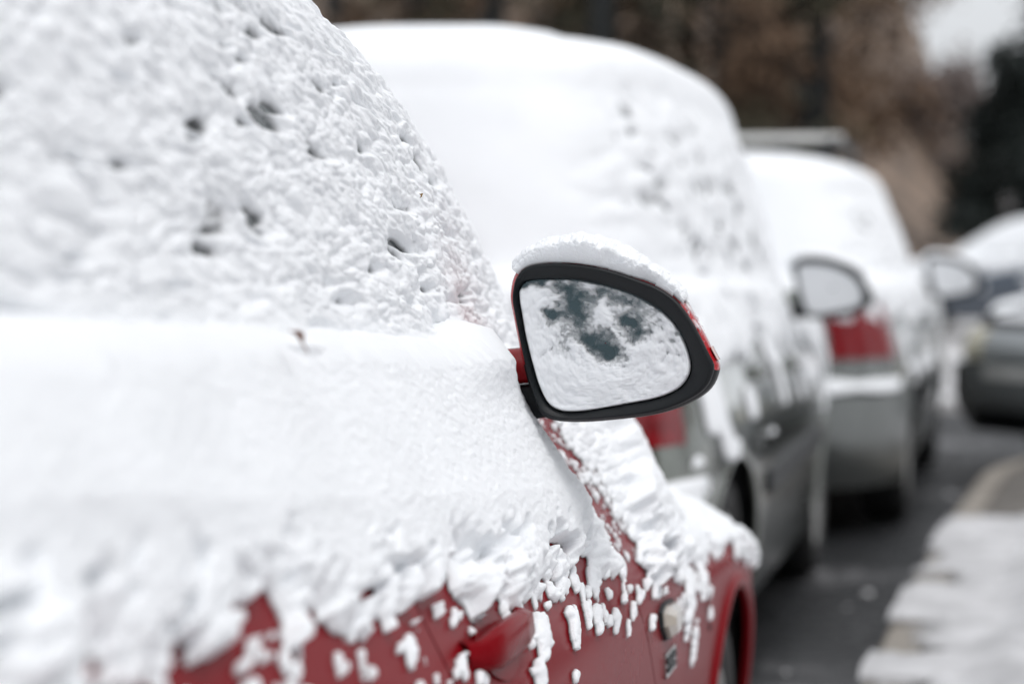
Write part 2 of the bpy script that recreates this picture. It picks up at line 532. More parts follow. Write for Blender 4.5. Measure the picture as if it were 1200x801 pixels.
def make_car(spec):
    """builds one car in its own frame: x right, y forward from the rear bumper, z up"""
    S = spec
    root = empty(S['name'], S['loc'], R(S['rz']))
    tag(root, S['label'], 'car', S.get('group'))
    paint = M[S['paint']]
    low = Shell(S['W'], S['yf'], S['yr'], lambda y: 0.2 + 0 * y, pchip(S['belt']), S.get('n', 5.0), S.get('hood_crown', 0.05))
    belt = low.zhi
    low.bul = S.get('bulge')
    zb = S['cab_base']
    cab = Shell(S['cW'], S['cyf'], S['cyr'], lambda y: zb + 0 * y, lambda y: S['roof'] + 0 * y, S.get('cn', 4.0), S.get('cab_crown', 0.035))
    # the cab's unit outline wants its own aspect
    cab.ox, cab.oy = unit_outline(cab.n, (S['cyf'][0][1] - S['cyr'][0][1]) / 2 / S['cW'][0][1])
    axles = S['axles']; AR = S.get('arch', 0.34); ZC = S.get('axle_z', 0.29)
    def zbot(y):
        z = 0.215 + 0 * y
        for a in axles:
            d = np.clip(AR ** 2 - (y - a) ** 2, 0, None)
            z = np.maximum(z, np.where(d > 0, ZC + np.sqrt(d), 0))
        return z
    # dark inner body, its flank cut back above the wheels
    s = np.linspace(0, 1, 160, endpoint=False)
    P = low.rows(s, np.linspace(0, 1, 14), np.linspace(0.93, 0.02, 8))
    ctr = np.array([0, (S['len']) / 2, 0.6])
    nr = grid_normals(P, True); nr *= np.sign(np.sum(nr * (P - ctr), -1, keepdims=True))
    Pc = P - nr * 0.011
    zb_ = zbot(Pc[..., 1]); cut = np.clip((zb_ + 0.03 - Pc[..., 2]) / 0.05, 0, 1) * (zb_ > 0.23)
    Pc[..., 0] *= 1 - 0.32 * cut
    new_obj('inner_body', mesh_from(Pc.reshape(-1, 3), grid_faces(Pc.shape[0], Pc.shape[1], True)), M['core'], root)
    # flank panels on both sides
    fd, rd = S['front_gap'], S['rear_gap']                      # y of door gaps (functions of z)
    mid = S['mid_gap']
    g = 0.0025
    e0, e1 = S['ends']                                          # where the bumpers / end panels begin
    def arch_samples(a, b):
        out = []
        for ax in axles:
            t = ax + AR * np.cos(np.linspace(0, math.pi, 41))
            out.append((t - a) / (b - a)); out.append((np.array([ax - AR - .0005, ax + AR + .0005]) - a) / (b - a))
        q = np.concatenate(out); return q[(q > 0) & (q < 1)]
    hi = lambda y: belt(y) - 0.001
    for sd in (1, -1):
        qa = new_obj('rear_wing', side_patch(low, e0, lambda z: rd(z) - g, zbot, hi, 24, 26, 0, sd, arch_samples(e0, float(rd(0.6)))), paint, root)
        new_obj('rear_door', side_patch(low, lambda z: rd(z) + g, lambda z: mid(z) - g, zbot, hi, 30, 26, 0, sd, arch_samples(float(rd(.6)), float(mid(.6)))), paint, root)
        fdoor = new_obj('front_door', side_patch(low, lambda z: mid(z) + g, lambda z: fd(z) - g, zbot, hi, 40, 30, 0, sd), paint, root)
        fw = new_obj('front_wing', side_patch(low, lambda z: fd(z) + g, e1, zbot, hi, 30, 26, 0, sd, arch_samples(float(fd(.6)), e1)), paint, root)
        for i, ax in enumerate(axles):                          # rolled wheel arch lip
            t = np.linspace(math.pi * 1.0, 0.0, 40)
            pts = []
            y = ax + AR * np.cos(t); z = ZC + AR * np.sin(t)
            z = np.maximum(z, 0.215)
            prof = [(-0.010, 0.002), (0.0, -0.004), (0.004, 0.0), (0.008, 0.009), (0.007, 0.018), (-0.004, 0.030)]
            rowsP = []
            for dx, dr in prof:
                yy = ax + (AR + dr) * np.cos(t); zz = np.maximum(ZC + (AR + dr) * np.sin(t), 0.21)
                rowsP.append(np.stack([(low.X(yy, zz) + dx * S.get('flare', 1.0)) * sd, yy, zz], -1))
            Pg = np.array(rowsP)
            new_obj('arch_lip', mesh_from(Pg.reshape(-1, 3), grid_faces(len(prof), 40, flip=(sd > 0))), paint, (fw if i else qa))
            # wheel well
            t2 = np.linspace(math.pi, 0, 30); rr = AR + 0.01
            Pw = np.array([np.stack([sd * (low.X(ax + 0 * t2, ZC + .2 + 0 * t2) - dx), ax + rr * np.cos(t2), ZC + rr * np.sin(t2)], -1) for dx in (0.03, 0.3)]
                          + [np.stack([sd * (low.X(ax + 0 * t2, ZC + .2 + 0 * t2) - .3), ax + 0 * t2, ZC + 0 * t2], -1)])
            new_obj('wheel_well', mesh_from(Pw.reshape(-1, 3), grid_faces(3, 30)), M['core'], (fw if i else qa))
            wheel(root, (sd * (float(low.X(ax, 0.45)) - 0.115), ax, S.get('wheel_r', 0.295)), S.get('wheel_r', 0.295), 0.185, sd)
        # door handles
        for (hy, hz, par) in S['handles']:
            hm = MB()
            xs_ = lambda yy, zz: float(low.X(yy, zz))
            pr = [(-0.115, 0.004), (-0.105, 0.022), (-0.05, 0.027), (0.05, 0.028), (0.098, 0.024), (0.115, 0.004)]
            V = []; F = []
            for (dy, dx) in pr:
                for (zz, ex) in ((0.021, -0.008), (0.016, 0.0), (-0.012, 0.003), (-0.02, -0.004), (-0.018, -0.016), (0.016, -0.018)):
                    V.append((sd * (xs_(hy + dy, hz) + dx + ex - 0.002), hy + dy, hz + zz * (1.0 if abs(dy) < .09 else 0.7)))
            for i in range(len(pr) - 1):
                for k in range(6):
                    F.append((i * 6 + k, i * 6 + (k + 1) % 6, i * 6 + 6 + (k + 1) % 6, i * 6 + 6 + k))
            F += [tuple(range(6)), tuple(range(30, 36))]
            hm.add(V, F)
            hm.build('door_handle', paint, root)
            rc = MB()                                            # recess behind the handle
            rc.add([(sd * (xs_(hy + 0.075 * math.cos(t), hz - .006 + 0.032 * math.sin(t)) + 0.0025), hy + 0.075 * math.cos(t), hz - .006 + 0.032 * math.sin(t)) for t in np.linspace(0, 2 * math.pi, 24, endpoint=False)], [tuple(range(24))])
            rc.build('handle_recess', paint, root)
        if S.get('moulding'):
            y0, y1, z0m, z1m = S['moulding']
            new_obj('side_moulding', side_patch(low, y0, y1, lambda y: z0m + 0 * y, lambda y: z1m + 0 * y, 20, 4, 0.012, sd, skirt=0.014), M[S.get('mould_mat', 'black_plastic')], root)
        # side windows
        for (wn_, y0, y1) in S['windows']:
            zt = S['roof'] - S.get('win_drop', 0.10)
            def ylo(z, y0=y0): return np.maximum(y0 + 0 * z, cab.yr(z) + S.get('rear_pillar', 0.26))
            def yhi(z, y1=y1): return np.minimum(y1 + 0 * z, cab.yf(z) - S.get('front_pillar', 0.30))
            new_obj(wn_, side_patch(cab, ylo, yhi, lambda y: belt(y) + 0.015, lambda y: zt + 0 * y, 22, 12, 0.003, sd, skirt=0.006), M['glass'], root)
    # cab (pillars and roof)
    sc_ = np.linspace(0, 1, 140, endpoint=False)
    Pg = cab.rows(sc_, np.linspace(0, 1, 22) ** 0.8, np.linspace(0.96, 0.02, 10), zmid=(zb + S['roof']) / 2)
    new_obj('cabin', mesh_from(Pg.reshape(-1, 3), grid_faces(Pg.shape[0], Pg.shape[1], True)), paint, root)
    new_obj('windscreen', end_patch(cab, True, zb + 0.04, S['roof'] - 0.06, -0.86, 0.86, 30, 12, 0.003), M['glass'], root)
    new_obj('rear_window', end_patch(cab, False, zb + 0.05, S['roof'] - 0.07, -0.80, 0.80, 30, 12, 0.003), M['glass'], root)
    # bonnet / deck: closes the lower body from flank to flank
    yy = low.yr(0.9) + 0.01 + (low.yf(0.85) - low.yr(0.9) - 0.02) * (0.5 - 0.5 * np.cos(np.linspace(0, math.pi, 90)))
    kk = np.linspace(-1, 1, 25)
    Yg, Kg = np.meshgrid(yy, kk, indexing='ij')
    xg = low.X(Yg, belt(Yg) - 0.002) * Kg
    zg = belt(Yg) - 0.002 + low.crown * (1 - Kg ** 2)
    new_obj('bonnet', mesh_from(np.stack([xg, Yg, zg], -1).reshape(-1, 3), grid_faces(90, 25)), paint, root)
    # ends
    zt_r, zt_f = S['rear_top'], S['front_top']
    bz = S.get('bumper_top', 0.56)
    rbm = new_obj('rear_bumper', end_patch(low, False, 0.215, bz, -1.0, 1.0, 60, 14, S.get('bump_out', 0.02), 0.03), paint, root)
    new_obj('tailgate', end_patch(low, False, bz + 0.01, zt_r, -1.0, 1.0, 60, 12, 0.0, 0.012), paint, root)
    fbm_ = new_obj('front_bumper', end_patch(low, True, 0.215, bz - .02, -1.0, 1.0, 60, 14, S.get('bump_out', 0.02), 0.03), paint, root)
    new_obj('nose', end_patch(low, True, bz - 0.01, zt_f, -1.0, 1.0, 60, 12, 0.0, 0.012), paint, root)
    new_obj('grille', end_patch(low, True, S.get('grille', (.30, bz - .1))[0], S.get('grille', (.30, bz - .1))[1], -0.45, 0.45, 24, 6, S.get('bump_out', 0.02) + 0.003, 0.01), M['black_plastic'], fbm_)
    new_obj('number_plate', end_patch(low, True, bz - 0.09, bz - 0.03, -0.28, 0.28, 16, 4, S.get('bump_out', 0.02) + 0.006, 0.01), M['plate'], fbm_)
    new_obj('number_plate', end_patch(low, False, 0.40, 0.51, -0.30, 0.30, 16, 4, S.get('bump_out', 0.02) + 0.005, 0.01), M['plate'], rbm)
    t0, t1, ta, tb = S['tail']
    h0, h1, ha, hb = S['head']
    for sd in (1, -1):
        new_obj('tail_lamp', end_patch(low, False, t0, t1, min(sd * ta, sd * tb), max(sd * ta, sd * tb), 18, 10, 0.012, 0.02), M['tail'], root)
        new_obj('headlamp', end_patch(low, True, h0, h1, min(sd * ha, sd * hb), max(sd * ha, sd * hb), 18, 10, 0.012, 0.02), M['headlamp'], root)
        fg = new_obj('fog_lamp_recess', end_patch(low, True, 0.31, 0.40, min(sd * .58, sd * .76), max(sd * .58, sd * .76), 10, 6, S.get('bump_out', 0.02) + 0.004, 0.01), M['black_plastic'], fbm_)
    return root, low, cab, belt

def smooth_loop(pts, n):
    """closed Catmull-Rom through pts, n samples by arc length"""
    P = np.array(pts, float); m = len(P); out = []
    for i in range(m):
        p0, p1, p2, p3 = P[i - 1], P[i], P[(i + 1) % m], P[(i + 2) % m]
        for t in np.linspace(0, 1, 16, endpoint=False):
            out.append(0.5 * ((2 * p1) + (-p0 + p2) * t + (2 * p0 - 5 * p1 + 4 * p2 - p3) * t * t + (-p0 + 3 * p1 - 3 * p2 + p3) * t ** 3))
    Q = np.array(out); Q2 = np.vstack([Q, Q[:1]])
    a = np.concatenate([[0], np.cumsum(np.linalg.norm(np.diff(Q2, axis=0), axis=1))])
    s = np.linspace(0, a[-1], n, endpoint=False)
    return np.stack([np.interp(s, a, Q2[:, 0]), np.interp(s, a, Q2[:, 1])], -1)

RIM_O = [(118, 250), (128, 215), (150, 187), (185, 171), (260, 163), (370, 170), (470, 190), (560, 220), (630, 247), (690, 287), (735, 342), (775, 410),
         (805, 470), (826, 512), (823, 545), (805, 585), (770, 618), (700, 655), (600, 685), (450, 705), (350, 712), (270, 708), (225, 690), (197, 640), (170, 560), (145, 450), (125, 350), (115, 295)]
RIM_I = [(135, 262), (146, 238), (175, 224), (250, 219), (330, 220), (420, 235), (520, 265), (600, 305), (660, 352), (700, 410), (724, 470), (733, 520), (722, 562), (690, 600), (620, 632),
         (500, 658), (400, 677), (330, 684), (280, 680), (240, 655), (210, 600), (188, 530), (163, 440), (144, 340), (136, 290)]

def make_mirror(root, pos, scale, cap_mat, side=1, detail=1, yaw=0.0, arm=0.09, indicator=True, snow_name=None):
    """wing mirror seen from behind: pos = centre of the rim plane in the car's frame"""
    sc = 0.0003285 * scale
    n = 120 if detail else 60
    f = lambda pts: (smooth_loop(pts, n) - np.array([470, 440])) * np.array([sc, -sc])
    O, I = f(RIM_O), f([(x_ + 13 * max(0, (x_ - 480) / 240), y_) for x_, y_ in RIM_I])
    c = O.mean(0)
    ang = lambda Q, t0: Q                                       # both loops start at the same corner
    def ring(Q, k, y, shift=(0, 0)):
        q = c + (Q - c) * k + np.array(shift)
        return np.stack([q[:, 0] * side, np.full(len(q), y), q[:, 1]], -1)
    base = Vector(pos)
    def place(P):
        P = P.reshape(-1, 3).copy()
        ca, sa = math.cos(yaw), math.sin(yaw)
        return np.stack([P[:, 0] * ca - P[:, 1] * sa + base.x, P[:, 0] * sa + P[:, 1] * ca + base.y, P[:, 2] + base.z], -1)
    s_ = scale
    Im = 0.5 * (O + I)
    rows = np.array([ring(O, 0.99, 0.016 * s_), ring(O, 1.0, 0.008 * s_), ring(O, 0.992, 0.002 * s_), ring(O, 0.972, 0.0), ring(Im * .35 + O * .65, 0.985, 0.0005 * s_), ring(I, 1.025, 0.004 * s_),
                     ring(I, 1.005, 0.008 * s_), ring(I, 1.0, 0.0135 * s_), ring(I, 0.985, 0.0145 * s_)])
    rim = new_obj('wing_mirror', mesh_from(place(rows), grid_faces(len(rows), n, True, flip=(side < 0))), M['black_plastic'], root)
    # shell of the housing
    prof = [(0.985, 0.008, 0), (1.026, 0.014, 0), (1.044, 0.03, 0), (1.038, 0.05, -.001), (0.98, 0.075, -.003), (0.84, 0.098, -.006), (0.62, 0.114, -.008), (0.3, 0.121, -.01), (0.02, 0.123, -.01)]
    sh = np.array([ring(O, k, y * s_, (-0.06 * y * s_, sz * s_)) for k, y, sz in prof])
    up = sh[0, :, 2] > -0.030 * s_
    for nm, sel, mt in (('mirror_cap', up, cap_mat), ('mirror_base', ~up, M['black_plastic'])):
        F = grid_faces(len(prof), n, True, flip=(side < 0)).reshape(len(prof) - 1, n, 4)
        keep = sel if nm == 'mirror_cap' else sel | np.roll(sel, -1)
        keep = (sel & np.roll(sel, -1)) if nm == 'mirror_cap' else ~((up) & np.roll(up, -1))
        F = F[:, keep].reshape(-1, 4)
        new_obj(nm, mesh_from(place(sh), F), mt, rim)
    gl = np.array([ring(I, k, 0.0140 * s_) for k in (0.995, 0.5, 0.01)])
    new_obj('mirror_glass', mesh_from(place(gl), grid_faces(3, n, True, flip=(side < 0))), M['mirror'], rim)
    # arm to the door
    xl = (-0.100) * s_
    a1 = MB(); a2 = MB()
    for (mb, zt, zb_, y0, y1, d) in ((a1, -0.002, -0.044, 0.03, 0.085, 0.0), (a2, -0.0445, -0.086, 0.026, 0.088, 0.012)):
        V = []; F = []
        for k, xx in enumerate((xl + 0.03 * s_, xl - 0.012 * s_ + d, xl - arm * .5 + d, xl - arm)):
            dz = -0.006 * k
            for (yy, zz) in ((y0, zt - .006), (y0 + .008, zt), (y1 - .008, zt), (y1, zt - .006), (y1, zb_ + .006), (y1 - .008, zb_), (y0 + .008, zb_), (y0, zb_ + .006)):
                V.append((xx * side, yy * s_, zz * s_ + dz))
        for k in range(3):
            for q in range(8):
                F.append((k * 8 + q, k * 8 + (q + 1) % 8, k * 8 + 8 + (q + 1) % 8, k * 8 + 8 + q))
        F += [tuple(range(8)), tuple(range(24, 32))]
        mb.add(place(np.array(V)), F)
    a1.build('mirror_arm', cap_mat, rim); a2.build('mirror_arm_base', M['black_plastic'], rim)
    if indicator:
        idx = [i for i in range(n) if O[i, 0] > 0.105 * s_ and -0.024 * s_ < O[i, 1] < 0.012 * s_]
        Pi = sh[1:4, idx, :] * 1.0
        Pi = Pi + np.array([0.0025 * side, 0, 0.0006])
        new_obj('mirror_indicator', mesh_from(place(Pi), grid_faces(3, len(idx))), M['amber'], rim)
    return rim, O, I, sh, place, sc

def snow_object(name, parts, mat, label, loc=(0, 0, 0), rz=0.0, cat='snow'):
    """one continuous cover of snow, from several displaced sheets (V, F, thickness)"""
    Vs, Fs, Ts = [], [], []; o = 0
    for V, F, T in parts:
        Vs.append(V); Fs.append(F + o); Ts.append(T); o += len(V)
    me = mesh_from(np.concatenate(Vs), np.concatenate(Fs), name, {'thick': np.concatenate(Ts)})
    ob = new_obj(name, me, mat)
    ob.location = loc; ob.rotation_euler = (0, 0, rz)
    tag(ob, label, cat, kind='stuff')
    return ob

def cover(P, T, ctr, wrap=True, sink=-0.010, cull=True):
    """offset a grid outward by thickness T; bare places drop under the paint and are left out"""
    nr = grid_normals(P, wrap)
    nr *= np.sign(np.sum(nr * (P - ctr), -1, keepdims=True))
    Tc = np.maximum(T, sink)
    Q = P + nr * Tc[..., None]
    n, m = P.shape[:2]
    F = grid_faces(n, m, wrap)
    t = T.reshape(-1)
    if cull:
        F = F[(t[F] > -0.001).any(1)]
    return Q.reshape(-1, 3), F, t, nr

# ================================================================== THE SETTING
def asphalt_mat():
    m, nt, b, out = mat_new('wet_asphalt')
    n = noise_node(nt, 1.1, 6, 0.62)
    n2 = noise_node(nt, 14.0, 5, 0.6)
    ad = N(nt, 'ShaderNodeMath', operation='MULTIPLY_ADD'); ad.inputs[1].default_value = 0.35
    nt.links.new(n2.outputs['Fac'], ad.inputs[0]); nt.links.new(n.outputs['Fac'], ad.inputs[2])
    r = ramp(nt, ad.outputs[0], [(0.50, (0.007, 0.008, 0.009)), (0.72, (0.018, 0.019, 0.021)), (0.84, (0.12, 0.12, 0.125)), (0.95, (0.48, 0.48, 0.50))])
    nt.links.new(r.outputs[0], b.inputs['Base Color'])
    r2 = ramp(nt, n2.outputs['Fac'], [(0.35, (0.30, 0.30, 0.30)), (0.65, (0.7, 0.7, 0.7))])
    nt.links.new(r2.outputs[0], b.inputs['Roughness'])
    b.inputs['Specular IOR Level'].default_value = 0.3
    n3 = noise_node(nt, 90.0, 4)
    bump(nt, b, n3.outputs['Fac'], 0.5, 0.006)
    return m
M['asphalt'] = asphalt_mat()

def slush_mat():
    m, nt, b, out = mat_new('snowy_ground')
    n = noise_node(nt, 0.5, 7, 0.62)
    r = ramp(nt, n.outputs['Fac'], [(0.36, (0.10, 0.095, 0.09)), (0.46, (0.40, 0.39, 0.39)), (0.58, (0.80, 0.81, 0.83))])
    nt.links.new(r.outputs[0], b.inputs['Base Color'])
    b.inputs['Roughness'].default_value = 0.6
    n2 = noise_node(nt, 9.0, 5)
    bump(nt, b, n2.outputs['Fac'], 0.6, 0.05)
    return m
M['slush'] = slush_mat()
M['kerb'] = plain('kerb_concrete', (0.26, 0.235, 0.205), 0.75, var=0.25, scale=30, bs=0.4, bscale=150)
M['paving'] = plain('paving_concrete', (0.24, 0.22, 0.20), 0.7, var=0.25, scale=6, bs=0.4, bscale=120)

g = MB(); g.add([(-400, -200, -0.008), (400, -200, -0.008), (400, 700, -0.008), (-400, 700, -0.008)], [(0, 1, 2, 3)])
tag(g.build('ground', M['slush']), kind='structure')
rd_ = MB(); rd_.add([(-7.5, -30, 0.0), (6, -30, 0.0), (6, 17, 0.0), (-7.5, 17, 0.0)], [(0, 1, 2, 3)])
tag(rd_.build('road', M['asphalt']), kind='structure')

kerb_x = pchip([(-8, -0.46), (0, -0.40), (3.5, -0.365), (5.6, -0.318), (7.2, -0.266), (8.7, -0.20), (10.3, -0.115), (11.3, -0.04), (12.0, 0.14), (12.35, 0.45)])
KZ = 0.115
# paved footway behind the kerb
ys = np.concatenate([np.linspace(-8, 10, 60), np.linspace(10.2, 12.35, 24)])
Vp = []
for k, (w, zz) in enumerate(((0.125, -0.004), (0.125, KZ - 0.006), (4.5, KZ - 0.006))):
    Vp.append(np.stack([kerb_x(ys) + w if w < 1 else 0 * ys + w, ys, 0 * ys + zz], -1))
Vp = np.array(Vp)
pav = new_obj('pavement', mesh_from(Vp.reshape(-1, 3), grid_faces(3, len(ys), flip=True)), M['paving'], smooth=False)
tag(pav, kind='structure')
kb = empty('kerb', (0, 0, 0)); tag(kb, kind='structure')
path = [(float(kerb_x(y)), float(y)) for y in np.linspace(-8, 12.35, 800)]
seg = [0.0]
for a, b_ in zip(path[:-1], path[1:]): seg.append(seg[-1] + math.hypot(b_[0] - a[0], b_[1] - a[1]))
tot = seg[-1]; nst = int(tot / 0.95)
for i in range(nst):
    aa, bb = (i + 0.006) / nst * tot, (i + 0.994) / nst * tot
    st = MB(); V = []; F = []
    for q in np.linspace(aa, bb, 5):
        x_, y_ = np.interp(q, seg, [p[0] for p in path]), np.interp(q, seg, [p[1] for p in path])
        for dx, z_ in ((0.0, -0.01), (0.006, KZ - 0.02), (0.022, KZ), (0.118, KZ + .002), (0.122, -0.01)):
            V.append((x_ + dx, y_, z_ + 0.003 * math.sin(i * 3.1)))
    for r_ in range(4):
        for k in range(5): F.append((r_ * 5 + k, r_ * 5 + (k + 1) % 5, r_ * 5 + 5 + (k + 1) % 5, r_ * 5 + 5 + k))
    F += [(0, 1, 2, 3, 4), (24, 23, 22, 21, 20)]
    st.add(V, F); st.build('kerb_stone', M['kerb'], kb, smooth=False)

# snow lying on the kerb and footway
nx_, ny_ = 150, 520
yg = np.linspace(-3, 12.3, ny_); tg = np.linspace(0, 1, nx_) ** 1.5
Y, Tt = np.meshgrid(yg, tg, indexing='ij')
Xs = kerb_x(Y) + 0.004 + Tt * (4.3 - kerb_x(Y))
d = Xs - kerb_x(Y)
cov = 0.020 + 0.020 * fbm(Xs * 1.6, Y * 0.9, 3, 5) + 0.012 * fbm(Xs * 7, Y * 6, 9, 4)
cov += 0.045 * sstep(0.26, 0.42, d + 0.08 * fbm(Y * 1.5, 0 * Y, 5)) - 0.010 - 0.008 * (1 - sstep(0, 0.05, d))
cov -= 0.055 * np.exp(-((Y - 10.6) / 1.2) ** 2) * (1 - sstep(0.7, 1.1, d)) * sstep(-.3, .5, fbm(Xs * 2, Y * 1.2, 31) + .35)
cov += 0.006 * domes(Xs * 9, Y * 6, 20) + 0.008 * domes(Xs * 22, Y * 16, 21) + 0.004 * domes(Xs * 55, Y * 45, 23) - 0.012
cov -= 0.030 * pits(Xs * 2.6, Y * 1.5, 25, .55, .18, .34) * sstep(.2, .4, d)
cov -= 0.018 * sstep(.55, .75, vnoise(Xs * 5, Y * 3.2, 27)) * (1 - sstep(.10, .25, d))
cov += 0.012 * (1 - sstep(9.3, 9.9, Y))
Pp = np.stack([Xs, Y, KZ + np.maximum(cov, -0.02)], -1)
ps = new_obj('pavement_snow', mesh_from(Pp.reshape(-1, 3), grid_faces(ny_, nx_), attr={'thick': cov}), M['snow_far'])
ps.data.materials[0] = M['snow_trodden']
tag(ps, 'trodden snow lying over the kerb and footway beside the cars', 'snow', kind='stuff')

nsl = 16; rs = np.random.default_rng(3); Vs, Fs = [], []; o_ = 0
for k in range(nsl):
    yy_ = rs.uniform(3.5, 14); xx_ = float(kerb_x(min(yy_, 12))) - abs(rs.normal(0.05, .18)) - .03 if rs.random() < .75 else rs.uniform(-3.5, 1.5) if yy_ > 12.6 else rs.uniform(-4.5, -2.4)
    r_ = rs.uniform(.006, .018); q = np.linspace(0, 2 * math.pi, 12, endpoint=False)
    rr_ = r_ * (1 + .35 * (vnoise(q * 1.5, 0 * q + k, 3) - .5))
    ring_ = [np.stack([xx_ + rr_ * f * np.cos(q), yy_ + 1.4 * rr_ * f * np.sin(q), 0 * q + hh_ * r_ * .6 + .001], -1) for f, hh_ in ((1.0, -.1), (.92, .35), (.6, .8), (.05, 1.0))]
    Vs.append(np.array(ring_).reshape(-1, 3)); Fs.append(grid_faces(4, 12, True) + o_); o_ += 48
sl = new_obj('road_slush', mesh_from(np.concatenate(Vs), np.concatenate(Fs), attr={'thick': np.full(o_, .05)}), M['snow_trodden'])
tag(sl, 'crumbs of slush scattered on the wet road along the kerb', 'snow', kind='stuff')

# ================================================================== THE RED CAR
C1 = dict(name='red_car', loc=(-1.28, 0.45, 0), rz=0.0, paint='red', len=4.24,
          label='red hatchback caked in wet snow, nearest the camera, with a big wing mirror',
          W=[(.18, .785), (.35, .835), (.55, .848), (.64, .845), (.70, .835), (.78, .800), (.86, .760), (.93, .722), (1.03, .672), (1.12, .63)],
          yf=[(.18, 4.12), (.4, 4.24), (.6, 4.23), (.75, 4.15), (.9, 4.0), (1.1, 3.5)],
          yr=[(.18, .08), (.4, 0.0), (.6, 0.0), (.75, .05), (.95, .10), (1.12, .16)],
          belt=[(0, 1.075), (1.05, 1.062), (2.35, 1.0), (2.8, .96), (3.1, .905), (3.3, .855), (3.47, .80), (3.65, .72), (3.8, .635), (4.24, .56)],
          hood_crown=0.09, n=10.0, bulge=lambda y, z: 0.022 * np.exp(-((y - 3.86) / 0.42) ** 2) * (1 - sstep(.58, .80, z)) - 0.125 * sstep(2.85, 3.6, y) * sstep(.62, .78, z), cab_base=0.96, roof=1.47, cn=3.6,
          cW=[(.96, .675), (1.05, .66), (1.28, .615), (1.38, .58), (1.43, .545), (1.46, .49), (1.47, .42)],
          cyf=[(.96, 3.46), (1.05, 3.32), (1.28, 2.88), (1.38, 2.58), (1.43, 2.36), (1.46, 2.1), (1.47, 1.90)],
          cyr=[(.96, .18), (1.05, .20), (1.28, .30), (1.38, .38), (1.43, .46), (1.46, .58), (1.47, .70)],
          axles=(0.70, 3.58), arch=0.310, axle_z=0.268, wheel_r=0.272, flare=1.1,
          front_gap=lambda z: 2.66 - 0.75 * (z - 0.60), mid_gap=lambda z: 1.66 - 0.10 * (z - 0.6), rear_gap=lambda z: 0.98 - .12 * (z - .6),
          ends=(0.22, 4.02), handles=[(1.83, 0.770, 0), (0.87, 0.86, 0)], windows=[('front_window', 1.50, 2.75), ('rear_side_window', 0.55, 1.44)],
          rear_top=1.0, front_top=0.555, bumper_top=.46, tail=(.62, .95, .70, .98), head=(.46, .55, .52, .97))
red, low1, cab1, belt1 = make_car(C1)

for sd in (1, -1):                                              # black trim on the pillar between the side windows
    new_obj('pillar_trim', side_patch(cab1, 1.445, 1.495, lambda y: belt1(y) + 0.015, lambda y: 1.37 + 0 * y, 4, 12, 0.0034, sd, skirt=0.006), M['black_plastic'], red)
# repeater lamp and badge on the front wing
def on_flank(low, y, z, off=0.0): return (float(low.X(y, z)) + off, y, z)
lm = MB(); ly, lz = 2.80, 0.640
V = []; F = []
for (dx, k) in ((0.001, 1.0), (0.011, 0.93), (0.020, 0.55)):
    for (dy, dz) in ((-0.055, 0.018), (-0.02, 0.024), (0.05, 0.020), (0.062, 0.0), (0.015, -0.024), (-0.03, -0.02), (-0.058, 0.0)):
        p = on_flank(low1, ly + dy * k, lz + dz * k, dx); V.append(p)
for r_ in range(2):
    for k in range(7): F.append((r_ * 7 + k, r_ * 7 + (k + 1) % 7, r_ * 7 + 7 + (k + 1) % 7, r_ * 7 + 7 + k))
F.append(tuple(range(14, 21)))
lm.add(V, F)
lamp = lm.build('side_repeater', M['tail_clear'], red, smooth=False)
bz_ = MB()
V = []; F = []
for (dx, k) in ((0.0, 1.14), (0.006, 1.10), (0.006, 0.98)):
    for (dy, dz) in ((-0.055, 0.018), (-0.02, 0.024), (0.05, 0.020), (0.062, 0.0), (0.015, -0.024), (-0.03, -0.02), (-0.058, 0.0)):
        V.append(on_flank(low1, ly + dy * k, lz + dz * k, dx))
for r_ in range(2):
    for k in range(7): F.append((r_ * 7 + k, r_ * 7 + (k + 1) % 7, r_ * 7 + 7 + (k + 1) % 7, r_ * 7 + 7 + k))
bz_.add(V, F); bz_.build('lamp_bezel', M['black_plastic'], lamp, smooth=False)
by, bzz = 2.81, 0.583
bd = new_obj('badge', side_patch(low1, by - 0.05, by + 0.05, lambda y: bzz - 0.016 + 0 * y, lambda y: bzz + 0.016 + 0 * y, 8, 5, 0.004, 1, skirt=0.005), M['chrome'], red)
for k, (a_, b_) in enumerate(((-0.042, -0.018), (-0.012, 0.012), (0.018, 0.042))):
    new_obj('badge_letter', side_patch(low1, by + a_, by + b_, lambda y: bzz + 0.001 + 0 * y, lambda y: bzz + 0.010 + 0 * y, 3, 3, 0.0062, 1, skirt=0.003), M['black_plastic'], bd)
new_obj('badge_letter', side_patch(low1, by - .04, by + .04, lambda y: bzz - 0.010 + 0 * y, lambda y: bzz - 0.004 + 0 * y, 3, 3, 0.0062, 1, skirt=0.003), M['black_plastic'], bd)

# wing mirror, in focus
MP = (-0.4285 + 1.28, 2.73 - 0.45, 1.038)
rim1, O1, I1, sh1, place1, sc1 = make_mirror(red, MP, 1.0, M['red_cap'], 1, 1, 0.0, arm=0.13)
make_mirror(red, (-MP[0], MP[1], MP[2]), 1.0, M['red_cap'], -1, 0, 0.0, arm=0.13)

# ---- snow on the red car
rng = np.random.default_rng(11)
def dense_s(lo, hi, n_in, n_out):
    return np.unique(np.concatenate([np.linspace(0, lo, n_out // 4, endpoint=False), np.linspace(lo, hi, n_in, endpoint=False), np.linspace(hi, 1, n_out, endpoint=False)]))

